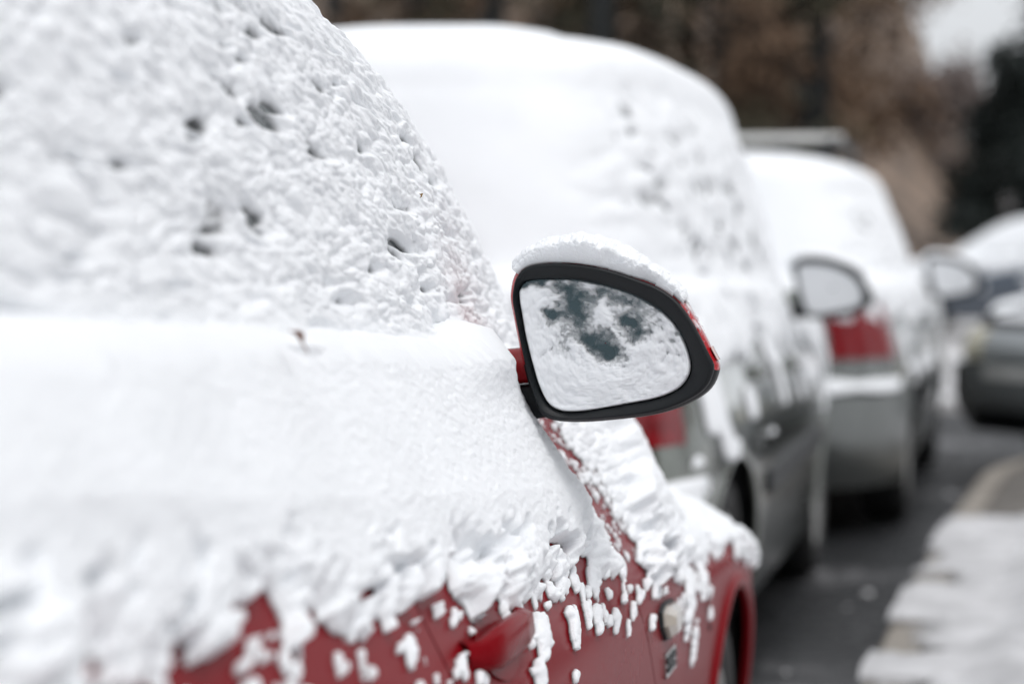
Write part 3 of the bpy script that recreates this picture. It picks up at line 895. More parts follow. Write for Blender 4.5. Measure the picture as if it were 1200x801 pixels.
def teardrops(y, z, drops):
    """small clumps that slid down the paint: (y, z, half width, length, height)"""
    T = np.full(y.shape, -0.02)
    for (cy, cz, w, l, hgt) in drops:
        v = (z - cz) / l                                        # -1 tip .. +1 top
        sel = (np.abs(v) < 1.15) & (np.abs(y - cy) < w * 2.5 + l * 1.3)
        if not sel.any(): continue
        vv = v[sel]; ww = w * np.sqrt(np.clip(0.25 + 0.75 * (vv + 1) / 2, 0.05, 1)) * (1 + 0.35 * (vnoise(z[sel] * 160, y[sel] * 60, 5) - .5))
        q = ((y[sel] - cy - 1.2 * (z[sel] - cz) + 0.3 * w * (vnoise(z[sel] * 90, cy * 50 + 0 * vv, 8) - .5)) / ww) ** 2 + np.abs(vv) ** 2.6
        q = q * (1 + 1.0 * (vnoise(y[sel] * 55, z[sel] * 190, 77) - .5)) + .35 * (vnoise(y[sel] * 28, z[sel] * 90, 78) - .5)
        T[sel] = np.maximum(T[sel], hgt * np.sqrt(np.clip(1 - q, 0, 1)) - 0.004 * (q > 1))
    return T

edge1 = pchip([(0.3, .925), (0.9, .895), (1.35, .85), (1.97, .795), (2.6, .74), (2.9, .70), (3.2, .66), (3.55, .635), (3.75, .60), (4.1, .56)])
s1 = dense_s(0.115, 0.478, 1150, 150)
h1 = np.concatenate([np.linspace(0.30, 0.985, 340), [1.0]])
P = low1.rows(s1, h1, np.linspace(0.985, 0.05, 24))
y, z = P[..., 1], P[..., 2]; right = P[..., 0] > 0
hfr = np.concatenate([h1, np.full(24, 1.0)])[:, None] + 0 * y
captop = np.concatenate([np.zeros(len(h1)), np.linspace(0, 1, 24)])[:, None] + 0 * y
ye = y + 1.0 * (edge1(y) - z)                                   # runs lean a little to the rear as they slide
sm = z - edge1(y)
e = edge1(y) + 0.026 * (vnoise(ye * 7, z * 10, 1) - .5) + 0.036 * (vnoise(ye * 20, z * 20, 2) - .5) + 0.030 * (vnoise(ye * 42, z * 40, 4) - .5) + 0.014 * (vnoise(y * 60, z * 160, 3) - .5)
Tb = (0.040 + 0.006 * fbm(y * 3, z * 4, 4)) * (1 - .72 * sstep(3.0, 3.7, y))
up_ = z - e
T = np.minimum(Tb * np.clip((sm + 0.045) / 0.13, 0.1, 1) ** 0.75, np.where(up_ > 0, 0.62 * up_ + .001, -0.004 + up_ * .4))
yw = y + .02 * fbm(y * 14, z * 30, 41, 2); zw = z + .008 * fbm(y * 14 + 5, z * 30, 42, 2)
lump = domes(yw / 0.10, zw / 0.036, 40) * 0.0045 + domes(yw / 0.042, zw / 0.0155, 44) * 0.0052 + domes(y / .018, z / .0070, 47) * 0.0030
grain = 0.0011 * domes(y / .009, z / .0042, 48) + 0.0010 * fbm(y * 70, z * 200, 6, 2)
near_edge = 1 - sstep(0.005, 0.065, sm)
T = np.where(up_ > 0, T + (lump * (0.11 + 0.46 * near_edge) + grain * (1 + .8 * near_edge)) * sstep(0, .015, up_) + 0.006 * fbm(y * 2.2, z * 6, 49, 3) * sstep(.05, .1, sm), T)
# holes where the red shows through, near the lower edge only
hole = sstep(0.56, 0.70, .55 * vnoise(ye * 18, z * 50, 13) + .45 * vnoise(ye * 40, z * 110, 14)) * (1 - sstep(.02, .075, sm)) * (up_ > 0)
T -= 0.032 * hole
# seam between door and wing
gy = C1['front_gap'](z)
dg = y - gy
wid = 0.10 + 0.22 * sstep(.74, .88, z) + 0.08 * vnoise(z * 60, y * 8, 62)
T = T * np.where(dg < 0.05, 1 - 0.55 * sstep(-.11, -.01, dg) * sstep(.68, .78, z), 1)
T = T + 0.35 * lump * sstep(-.30, -.1, dg) * (1 - sstep(.02, .05, dg)) * (up_ > 0)
band = sstep(-.012, .0, dg) * (1 - sstep(0, .07, dg - wid)) * sstep(.70, .75, z) * right
thin = -0.0095 + 0.014 * sstep(.12, .34, dg) + 0.0075 * domes(y / .05, z / .013, 63) + 0.0045 * domes(y / .02, z / .0065, 64)     # crumbs clinging to the wing's bare edge
T = T * (1 - band) + thin * band
slot = np.exp(-((dg - .004) / .016) ** 2) * sstep(.70, .76, z) * right
T = T * (1 - slot) - 0.012 * slot
wing = sstep(0.0, 0.10, dg)
T += 0.006 * wing * domes(y / 0.05, z / 0.022, 52) * (up_ > 0) * (1 - captop)
# dimple above the door handle, heap over the handles
bump_ = lambda cy, cz, wy, wz: np.exp(-((y - cy) / wy) ** 2 - ((z - cz) / wz) ** 2)
T += (0.016 * bump_(1.86, 0.806, 0.14, 0.022) - 0.016 * bump_(1.80, 0.848, 0.035, 0.015) + 0.05 * bump_(0.80, 0.885, 0.06, 0.045) + 0.022 * bump_(2.22, 1.0, .12, .03)) * right
# keep the repeater lamp clear
T = np.where((np.abs(y - ly) < 0.085) & (np.abs(z - lz + 0.012) < 0.042) & right, -0.02, T)
T += 0.022 * bump_(2.78, 0.706, 0.06, 0.03) * right
drops = []
for k in range(130):                                             # many small clumps just under the edge
    cy = rng.uniform(0.8, 3.3); cz = float(edge1(cy)) - rng.uniform(0.005, 0.075)
    w = rng.uniform(0.006, 0.018) * (1 if cy > 1.9 else .75); drops.append((cy, cz, w, rng.uniform(0.004, 0.012), rng.uniform(0.003, 0.007)))
for (cy, cz, w, l, hgt) in [(2.00, .742, .030, .034, .016), (1.93, .715, .022, .026, .013), (2.16, .728, .022, .032, .013), (2.27, .765, .016, .022, .011), (2.30, .722, .02, .02, .012), (2.36, .752, .020, .030, .012),
                            (2.45, .752, .018, .018, .010), (2.20, .775, .024, .030, .014), (2.40, .700, .015, .022, .010), (2.10, .685, .013, .012, .008), (2.55, .74, .016, .02, .009), (2.50, .765, .014, .016, .009),
                            (3.03, .635, .028, .075, .016), (3.06, .565, .016, .045, .011), (3.20, .640, .024, .045, .014), (3.00, .69, .035, .04, .018), (3.13, .70, .03, .035, .016), (1.55, .80, .014, .022, .010), (1.25, .81, .014, .02, .010), (1.12, .80, .013, .018, .010), (1.40, .775, .010, .014, .008), (1.68, .765, .012, .018, .009)]:
    drops.append((cy, cz, w * 1.4, l * .62, hgt * .62))
Td = teardrops(y, z, drops)
Td = np.where((np.abs(y - ly) < 0.075) & (np.abs(z - lz) < 0.034), -0.02, Td)
Td = Td + np.where(Td > 0.002, domes(y / 0.022, z / 0.010, 71) * 0.004, 0)
T = np.where(captop > 0, 0.030 - .015 * sstep(3.1, 3.6, y) + 0.010 * domes(P[..., 0] / .05, y / .05, 77), np.maximum(T, Td))
V_, F_, t_, _n = cover(P, T, np.array([0, 2.0, 0.5]))
parts1 = [(V_, F_, t_)]

s2 = dense_s(0.05, 0.495, 1150, 140)
hz2 = np.linspace(0.02, 1, 330)
P2 = cab1.rows(s2, hz2, np.linspace(0.985, 0.03, 30), zmid=1.2)
x2, y2, z2 = P2[..., 0], P2[..., 1], P2[..., 2]
cap2 = np.concatenate([np.zeros(330), np.linspace(0.03, 1, 30)])[:, None] + 0 * y2
# along-surface coordinate, so that lumps do not stretch over the corner pillar
q2 = (s2 * 6.0)[None, :] + 0 * y2
wq = q2 + 0.030 * fbm(q2 * 9, z2 * 22, 91, 2); wz = z2 + 0.012 * fbm(q2 * 9 + 9, z2 * 20, 92, 2)
L1 = domes(wq / 0.056, wz / 0.034, 81, .6, 1.05); L2 = domes(wq / 0.027, wz / 0.0155, 84, .5, 1.0); L3 = domes(wq / 0.013, wz / 0.0070, 87, .5, 1.0)
lw_ = .22 + .78 * sstep(0.005, .07, z2 - belt1(y2))
T2 = 0.0036 + (0.0052 * L1 + 0.0074 * L2 + 0.0042 * L3) * lw_ + 0.0010 * domes(q2 / .008, z2 / .004, 89) + 0.0009 * fbm(q2 * 90, z2 * 240, 3, 2)
T2 += 0.004 * fbm(q2 * 4, z2 * 6, 95, 3)
belt_here = belt1(y2)
lowwin = 1 - sstep(0.0, 0.16, z2 - belt_here)
clus = sstep(.35, .75, vnoise(q2 * 3.5, z2 * 9, 96)) * .6 + .55
T2 -= (0.026 * pits(wq / .20, wz / .040, 97, .46, .16, .34) * (0.42 + 0.95 * lowwin) + 0.020 * pits(wq / .11, wz / .024, 102, .40, .18, .36)) * clus
pill = np.exp(-((y2 - (cab1.yf(z2) - 0.26)) / 0.05) ** 2) * (x2 > 0)
T2 -= 0.010 * pill * sstep(0.45, 0.75, vnoise(wq * 14, wz * 9, 98))
T2 += 0.034 * np.exp(-np.clip(z2 - belt_here - 0.014 * vnoise(wq * 9, 0 * wq, 99), 0, None) / 0.028) * (z2 < belt_here + .2)   # drift along the sill
T2 = T2 + (0.05 - T2 * 0.6) * sstep(0.90, 1.0, (z2 - 0.96) / (1.47 - 0.96))
T2 = np.where(cap2 > 0, 0.052 + 0.01 * fbm(x2 * 4, y2 * 4, 5), T2)
V_, F_, t_, _n2 = cover(P2, T2, np.array([0, 1.7, 1.1]))
parts1.append((V_, F_, np.where(t_ > 0, t_ * .50, t_)))           # looser, more see-through than the packed snow on the paint
snow1 = snow_object('snow_cover', parts1, M['snow'], 'thick lumpy wet snow over the side window, door and wing of the red car', C1['loc'], 0)

# snow on the mirror's cap
n_o = len(O1)
def loop_index(pt):
    q = (np.array(pt) - np.array([470, 440])) * np.array([sc1, -sc1]); return int(np.argmin(np.hypot(*(O1 - q).T)))
ia, ib = loop_index((140, 197)), loop_index((800, 440))
m_ = 420; u = np.linspace(0, 1, m_)
idx = ia + u * ((ib - ia) % n_o)
def loop_at(row, t):
    i0 = np.floor(t).astype(int) % n_o; i1 = (i0 + 1) % n_o; f = (t - np.floor(t))[:, None]
    return sh1[row][i0] * (1 - f) + sh1[row][i1] * f
rows_ = [loop_at(r_, idx) for r_ in range(0, 7)]
A = np.array(rows_)                                             # 7 x m x 3, from the rim forward
vq = 6 * (0.5 - 0.5 * np.cos(np.linspace(0, math.pi, 110)))
P3 = np.array([(A[int(min(math.floor(v), 5))] * (1 - (v - min(math.floor(v), 5))) + A[int(min(math.floor(v), 5)) + 1] * (v - min(math.floor(v), 5))) for v in vq])
vv = (vq / 6)[:, None] + 0 * u[None]; uu = u[None] + 0 * vv
Th = pchip([(0, .004), (.04, .007), (.12, .019), (.30, .026), (.46, .021), (.58, .015), (.68, .010), (.76, .005), (.82, -.003), (1, -.006)])(uu)
prof_v = (1 - np.abs(2 * np.clip(vv + 0.002, 0, 1) - 1) ** 3.6) ** (1 / 2.2)
T3 = Th * prof_v * (0.92 + 0.22 * (vnoise(uu * 9, vv * 3, 2) - .5))
T3 += (0.0045 * domes(uu * 20, vv * 7, 5) + 0.0028 * domes(uu * 60, vv * 18, 6) + .0010 * domes(uu * 140, vv * 40, 7)) * np.clip(prof_v * 1.5, 0, 1)
T3 *= .80 + .40 * vnoise(uu * 6 + 3, vv * 2, 18)
T3 -= 0.014 * sstep(.42, .62, vnoise(uu * 22, vv * 16, 19)) * sstep(.28, .45, uu) * (1 - sstep(.04, .20, vv))
T3 -= 0.0022 * (1 - sstep(0, .03, vv))
ctr3 = np.array([c_ for c_ in (O1.mean(0)[0], 0.05, O1.mean(0)[1])])
V_, F_, t_, _n3 = cover(P3, T3, ctr3, wrap=False, sink=-0.004)
pm = [(place1(V_), F_, t_)]
# little drift in the corner between arm and housing
snow_object('mirror_snow', pm, M['snow'], 'curved strip of snow along the top of the red wing mirror', C1['loc'], 0)

# snow frozen to the mirror glass
kr = np.linspace(1.0, 0.0, 120); Ii = smooth_loop([(x_ + 13 * max(0, (x_ - 480) / 240), y_) for x_, y_ in RIM_I], 220)
c_ = np.array([440, 460])
G = np.array([c_ + (Ii - c_) * (0.992 * k) for k in kr])        # in outline units
gx, gy_ = G[..., 0], G[..., 1]
wx = gx + 22 * fbm(gx / 45, gy_ / 45, 3, 3); wy = gy_ + 22 * fbm(gx / 45 + 7, gy_ / 45, 4, 3)
Tg = 0.0046 + 0.0042 * fbm(wx / 60, wy / 60, 5, 4, .6) + 0.0020 * domes(gx / 20, gy_ / 20, 6) + 0.0014 * domes(gx / 9, gy_ / 9, 8)
def spot(cx, cy, rx, ry, a): return a * np.exp(-(((wx - cx) / rx) ** 2 + ((wy - cy) / ry) ** 2))
Tg -= spot(330, 330, 58, 66, .0068) + spot(410, 430, 55, 40, .0085) + spot(450, 470, 45, 28, .008) + spot(525, 365, 38, 22, .0085) + spot(560, 410, 40, 22, .005) + spot(300, 250, 50, 26, .004) + spot(480, 270, 100, 30, .003) + spot(255, 352, 34, 16, .006) + spot(600, 330, 60, 40, .003)
Tg -= 0.0035 * sstep(620, 720, wx) * (1 - sstep(500, 560, wy)) * vnoise(gx / 12, gy_ / 12, 9)
Tg += 0.006 * sstep(480, 560, wy) + 0.005 * (1 - sstep(170, 240, wx)) + spot(430, 330, 22, 40, .006) + spot(600, 470, 60, 40, .004)
Tg *= 1 + 0 * gx
Tg -= 0.011 * (1 - sstep(232, 268, wy)) * (1 - sstep(190, 250, wx))
Tg = np.where(Tg > .008, .008 + (Tg - .008) * .45, Tg) + 0.0016 * domes(gx / 30, gy_ / 30, 60) * (Tg > .005)
edge_k = (kr[:, None] + 0 * gx)
Tg = Tg * np.sqrt(np.clip((1.004 - edge_k) / 0.03, 0.02, 1))
gx_m, gz_m = (gx - 470) * sc1, -(gy_ - 440) * sc1
Pm = np.stack([gx_m, 0.0138 - np.maximum(Tg, -0.003), gz_m], -1)
Fg = grid_faces(120, 220, True); tf = Tg.reshape(-1)
Fg = Fg[(tf[Fg] > -0.0005).any(1)]
M['snow_glass'] = snow_mat('frozen_snow_on_glass', fine=1500.0, bs=0.4, alpha_w=0.0085)
snow_object('mirror_glass_snow', [(place1(Pm), Fg, tf)], M['snow_glass'], 'patchy frozen snow stuck on the glass of the red wing mirror', C1['loc'], 0)

# ================================================================== THE OTHER CARS
def generic_snow(car, low, cab, belt, S, label, rear_smooth=True, roof_t=0.055, edge=None, seed=0, ncol=520, mat='snow_far', bare=0.5):
    loc = S['loc']
    s = np.linspace(0, 1, ncol, endpoint=False)
    P = cab.rows(s, np.linspace(0.02, 1, 70), np.linspace(0.98, 0.03, 22), zmid=(S['cab_base'] + S['roof']) / 2)
    x, y, z = P[..., 0], P[..., 1], P[..., 2]
    cap = np.concatenate([np.zeros(70), np.linspace(.03, 1, 22)])[:, None] + 0 * y
    q = (s * 6.4)[None] + 0 * y
    nr = grid_normals(P, True); nr *= np.sign(np.sum(nr * (P - np.array([0, S['len'] / 2, 1.0])), -1, keepdims=True))
    rear = sstep(0.35, 0.8, -nr[..., 1]); front = sstep(0.35, .8, nr[..., 1]); top = sstep(0.45, 0.85, nr[..., 2])
    q = q + .05 * fbm(q * 5, z * 10, seed + 40, 3); zl = z + .025 * fbm(q * 5 + 4, z * 10, seed + 41, 3)
    lump = 0.012 * domes(q / .13, zl / .05, seed + 1) + 0.008 * domes(q / .06, zl / .024, seed + 3)
    low_w = 1 - sstep(0.0, 0.28, z - belt(y))
    Ts = 0.001 + lump - 0.024 * bare * sstep(.56, .76, (.5 * vnoise(q * 10, z * 20, seed + 7) + .5 * vnoise(q * 26, z * 55, seed + 8))) * (0.35 + low_w)
    Tr = 0.030 + 0.006 * fbm(q * 3, z * 3, seed + 5)
    T = Ts * (1 - np.maximum(rear, front)) + Tr * np.maximum(rear, front)
    T = T * (1 - top) + roof_t * top
    T = np.where(cap > 0, roof_t + 0.012 * fbm(x * 2.5, y * 2.5, seed + 2), T)
    T += 0.03 * np.exp(-np.clip(z - belt(y), 0, None) / 0.03)
    if S.get('bare_screen'): T = np.where((front * (1 - top) > .5) & (cap == 0), -0.02, T)
    parts = [cover(P, T, np.array([0, S['len'] / 2, 1.0]))[:3]]
    hh = np.concatenate([np.linspace(0.25, .985, 90), [1.0]])
    P = low.rows(s, hh, np.linspace(0.985, .05, 20))
    x, y, z = P[..., 0], P[..., 1], P[..., 2]
    cap = np.concatenate([np.zeros(91), np.linspace(.02, 1, 20)])[:, None] + 0 * y
    q = (s * 9.5)[None] + 0 * y
    e = (belt(y) - S.get('snow_drop', 0.14) if edge is None else edge(y)) + 0.09 * (vnoise(q * 7, z * 2, seed + 11) - .5) + 0.05 * (vnoise(q * 22, z * 4, seed + 12) - .5)
    u = z - e
    T = 0.032 * np.sqrt(np.clip(u / .11, 0, 1)) - 0.012 * (u < 0) + (u > 0) * (0.010 * domes(q / .04, z / .045, seed + 14) + .004 * domes(q / .017, z / .02, seed + 15))
    T -= 0.035 * sstep(.6, .8, vnoise(q * 13, z * 9, seed + 16)) * (1 - sstep(0.02, .12, u)) * (u > 0)
    blobs = sstep(.68, .80, vnoise(q * 9, z * 8, seed + 18)) * (z > e - .22) * (u < 0)
    T = np.where(u < 0, np.maximum(T, 0.022 * blobs - .01), T)
    T = np.where(cap > 0, 0.05 + 0.012 * fbm(x * 3, y * 3, seed + 19), T)
    if S.get('bare_nose'): T = np.where(y > S['bare_nose'] + .25 * fbm(x * 3, y * 3, seed), -0.02, T)
    parts.append(cover(P, T, np.array([0, S['len'] / 2, .5]))[:3])
    # ledge of snow on the rear bumper
    if S.get('bumper_snow', True):
        bz = S.get('bumper_top', .56); zz = np.linspace(0, 1, 14)
        rowsB = []
        for a in np.linspace(0, math.pi, 14):
            r_ = 0.045
            zc = bz + 0.015 + 0.05 * math.sin(a) * 0.9
            inn = 0.03 - 0.055 * math.cos(a)
            th = np.linspace(-1, 1, 120)
            yc, L = low.cl(bz); W = float(low.W(bz)) + 0.01
            xx = th * W * 0.93
            yy = yc - (L + 0.0) * (1 - np.abs(xx / (W * 1.001)) ** low.n) ** (1 / low.n)
            rowsB.append(np.stack([xx, yy - 0.005 + inn - 0.03, zc + 0.016 * fbm(th * 5, 0 * th + a, seed + 30)], -1))
        PB = np.array(rowsB)
        parts.append((PB.reshape(-1, 3), grid_faces(14, 120), np.full(14 * 120, 0.03)))
    return snow_object('snow_cover', parts, M[mat], label, loc, R(S['rz']))

def mirror_snow_cap(rim_tuple, loc, rz, label, t=0.022):
    rim, O, I, sh, place, sc = rim_tuple
    n = len(O)
    P = np.concatenate([sh[:6], sh[:1] * 0], 0)[:6]
    nrm_up = (O[:, 1] - O[:, 1].mean()) / (np.ptp(O[:, 1]) / 2)
    T = t * sstep(0.1, 0.75, nrm_up)[None] * np.sqrt(np.clip(np.array([.15, .6, 1, 1, .9, .6]), 0, 1))[:, None] - 0.004
    ctr = np.array([O[:, 0].mean(), 0.05, O[:, 1].mean()])
    V, F, tt, _ = cover(P, T, ctr, wrap=True)
    Ig = np.concatenate([np.stack([(I * k)[:, 0], np.full(n, 0.0105), (I * k)[:, 1]], -1)[None] for k in (0.97, .6, .05)])
    Tg = np.full(3 * n, 0.0085)
    parts = [(place(V), F, tt), (place(Ig), grid_faces(3, n, True), Tg)]
    return snow_object('mirror_snow', parts, M['snow_far'], label, loc, rz)

# silver people carrier directly ahead
C2 = dict(name='silver_people_carrier', loc=(-1.455, 5.08, 0), rz=-0.75, paint='silver', len=4.15,
          label='champagne silver people carrier with snow covered roof, parked right ahead of the red car',
          W=[(.18, .80), (.35, .845), (.55, .860), (.70, .850), (.85, .815), (.98, .76), (1.06, .72)],
          yf=[(.18, 4.05), (.4, 4.15), (.6, 4.14), (.75, 4.05), (.9, 3.88), (1.06, 3.5)],
          yr=[(.18, .08), (.4, 0.0), (.6, 0.0), (.75, .03), (.95, .07), (1.06, .10)],
          belt=[(0, 1.04), (1.2, 1.03), (2.5, .99), (2.95, .95), (3.4, .88), (3.7, .80), (3.9, .72), (4.15, .64)],
          hood_crown=0.10, n=5.0, cab_crown=0.07, cab_base=0.92, roof=1.605, cn=3.6,
          cW=[(.92, .765), (1.05, .755), (1.35, .705), (1.47, .67), (1.54, .625), (1.585, .55), (1.605, .43)],
          cyf=[(.92, 3.55), (1.05, 3.38), (1.35, 2.95), (1.47, 2.72), (1.54, 2.48), (1.585, 2.12), (1.605, 1.85)],
          cyr=[(.92, .12), (1.05, .14), (1.35, .26), (1.47, .33), (1.54, .39), (1.585, .48), (1.605, .62)],
          axles=(0.78, 3.36), arch=0.345, axle_z=0.29, wheel_r=0.30, flare=1.0,
          front_gap=lambda z: 2.95 + 0 * z, mid_gap=lambda z: 2.0 - .1 * (z - .6), rear_gap=lambda z: 1.18 - .15 * (z - .6),
          ends=(0.24, 3.92), handles=[(2.14, 0.80, 0), (1.30, .82, 0)], windows=[('front_window', 2.02, 2.95), ('rear_side_window', 1.12, 1.94), ('quarter_window', .5, 1.04)],
          rear_top=0.98, front_top=0.70, tail=(.70, .89, .62, .90), head=(.60, .74, .52, .97), moulding=(1.25, 2.9, .50, .56), mould_mat='black_plastic')
o2, low2, cab2, belt2 = make_car(C2)
m2 = make_mirror(o2, (0.945, 2.30, 1.02), 1.02, M['silver'], 1, 0, arm=0.10, indicator=False)
make_mirror(o2, (-0.985, 2.36, 1.03), 0.80, M['silver'], -1, 0, arm=0.13, indicator=False)
generic_snow(o2, low2, cab2, belt2, C2, 'smooth and pitted snow over the roof and windows of the silver people carrier', seed=100, ncol=900, bare=0.8)
mirror_snow_cap(m2, C2['loc'], R(C2['rz']), 'snow on the wing mirror of the silver people carrier')

# pale silver estate, third in the row
C3 = dict(name='silver_estate_car', loc=(-1.16, 9.45, 0), rz=-1.0, paint='grey_silver', len=4.3,
          label='pale silver estate car with roof rails and red tail lamp, third in the parked row',
          W=[(.18, .78), (.35, .825), (.55, .84), (.70, .83), (.85, .79), (.95, .75), (1.02, .71)],
          yf=[(.18, 4.2), (.4, 4.3), (.6, 4.29), (.75, 4.2), (.9, 4.0), (1.02, 3.6)],
          yr=[(.18, .10), (.4, 0.02), (.6, 0.03), (.75, .06), (.95, .10), (1.02, .13)],
          belt=[(0, .99), (1.2, .98), (2.5, .95), (2.95, .92), (3.5, .86), (3.9, .78), (4.1, .70), (4.3, .62)],
          hood_crown=0.08, n=5.5, cab_base=0.88, roof=1.47, cn=4.0,
          cW=[(.88, .745), (1.0, .735), (1.25, .665), (1.36, .61), (1.42, .55), (1.455, .46), (1.47, .38)],
          cyf=[(.88, 3.3), (1.0, 3.1), (1.25, 2.7), (1.36, 2.5), (1.42, 2.32), (1.455, 2.1), (1.47, 1.9)],
          cyr=[(.88, .14), (1.0, .17), (1.25, .28), (1.36, .34), (1.42, .40), (1.455, .48), (1.47, .60)],
          axles=(0.80, 3.45), arch=0.335, axle_z=0.28, wheel_r=0.30, flare=1.0,
          front_gap=lambda z: 2.98 + 0 * z, mid_gap=lambda z: 2.0 - .1 * (z - .6), rear_gap=lambda z: 1.2 - .15 * (z - .6),
          ends=(0.24, 4.05), handles=[(2.14, 0.78, 0), (1.32, .80, 0)], windows=[('front_window', 2.02, 2.95), ('rear_side_window', 1.14, 1.94), ('quarter_window', .5, 1.06)],
          rear_top=0.93, front_top=0.68, tail=(.70, .90, .54, .93), head=(.58, .70, .52, .97), moulding=(0.6, 3.05, .46, .52), bump_out=0.05)
o3, low3, cab3, belt3 = make_car(C3)
m3 = make_mirror(o3, (0.93, 2.40, 0.995), 1.15, M['black_plastic'], 1, 0, arm=0.12, indicator=False)
make_mirror(o3, (-0.94, 2.40, 0.985), 0.82, M['grey_silver'], -1, 0, arm=0.12, indicator=False)
for sd in (1, -1):
    rr = MB()
    pts = [(sd * .47, .75, 1.49), (sd * .47, .82, 1.58), (sd * .47, 1.1, 1.595), (sd * .47, 1.9, 1.595), (sd * .47, 2.15, 1.57), (sd * .47, 2.25, 1.48)]
    rr.tube(pts, 0.017, 8); rr.build('roof_rail', M['black_plastic'], o3)
bar = MB(); bar.box((0, 1.1, 1.612), (1.0, .06, .03), .012); bar.build('roof_bar', M['plate'], o3)
generic_snow(o3, low3, cab3, belt3, C3, 'snow over the roof, tailgate and windows of the pale silver estate car', seed=200, ncol=560, bare=0.4)
mirror_snow_cap(m3, C3['loc'], R(C3['rz']), 'snow on the wing mirror of the pale silver estate car', .02)

def variant(base, **kw):
    d_ = dict(base); d_.update(kw); return d_
C4 = variant(C3, name='dark_grey_car', loc=(3.55, 15.0, 0), rz=128, snow_drop=-0.02, bare_nose=4.12, head=(.56, .715, .40, .98), grille=(.24, .33), bumper_top=.56, front_top=.72, belt=[(0, .99), (1.2, .98), (2.5, .95), (2.95, .92), (3.5, .87), (3.9, .81), (4.15, .76), (4.3, .725)], paint='dark_grey',
             label='dark grey car with snow on its bonnet, nosing in from the right edge', moulding=None, bumper_snow=False)
C5 = variant(C3, name='beige_grey_car', loc=(4.75, 22.6, 0), rz=106, bare_screen=True, front_top=.72, belt=[(0, .99), (1.2, .98), (2.5, .95), (2.95, .92), (3.5, .87), (3.9, .81), (4.15, .76), (4.3, .725)], paint='beige_grey',
             label='beige grey car with snowy bonnet behind the dark grey car', moulding=None, bumper_snow=False)
for S, lab, sdd in ((C4, 'snow on the bonnet and windscreen of the dark grey car', 300), (C5, 'snow on the bonnet and roof of the beige grey car', 400)):
    o_, l_, c_b, b_ = make_car(S)
    for sd in (1, -1): make_mirror(o_, (sd * 0.94, 2.40, 0.985), 0.82, M['black_plastic'], sd, 0, arm=0.12, indicator=False)
    generic_snow(o_, l_, c_b, b_, S, lab, seed=sdd, ncol=320)
for k, (xx, yy, rz, pt, lab) in enumerate(((2.6, 31.4, 85, 'blue_grey', 'far parked car under snow, side on below the trees at the right'),)):
    S = variant(C3, name='parked_car', loc=(xx, yy, 0.0), rz=rz, paint=pt, label=lab, moulding=None, bumper_snow=False)
    o_, l_, c_b, b_ = make_car(S)
    generic_snow(o_, l_, c_b, b_, S, 'snow on the far parked car standing side on below the trees', seed=500 + 50 * k, ncol=240)

# ================================================================== TREES
def bark(name, c): return plain(name, c, 0.9, var=0.4, scale=5, bs=0.6, bscale=30)
M['bark'] = bark('bark_brown', (0.060, 0.047, 0.038)); M['bark_pale'] = bark('bark_pale', (0.36, 0.29, 0.235)); M['bark_dark'] = bark('bark_dark', (0.022, 0.024, 0.024))
def leaf_mat(name, a, b):
    m, nt, bs, out = mat_new(name)
    n = noise_node(nt, 1.1, 3)
    r = ramp(nt, n.outputs['Fac'], [(0.35, a), (0.65, b)])
    nt.links.new(r.outputs[0], bs.inputs['Base Color']); bs.inputs['Roughness'].default_value = 0.8
    return m
M['leaf_brown'] = leaf_mat('brown_foliage', (0.055, 0.035, 0.022), (0.25, 0.155, 0.095))
M['leaf_olive'] = leaf_mat('olive_foliage', (0.03, 0.032, 0.022), (0.13, 0.115, 0.07))
M['leaf_dark'] = leaf_mat('evergreen_foliage', (0.012, 0.018, 0.017), (0.035, 0.046, 0.042))
M['twig'] = leaf_mat('grey_pink_twigs', (0.13, 0.10, 0.09), (0.24, 0.20, 0.185))

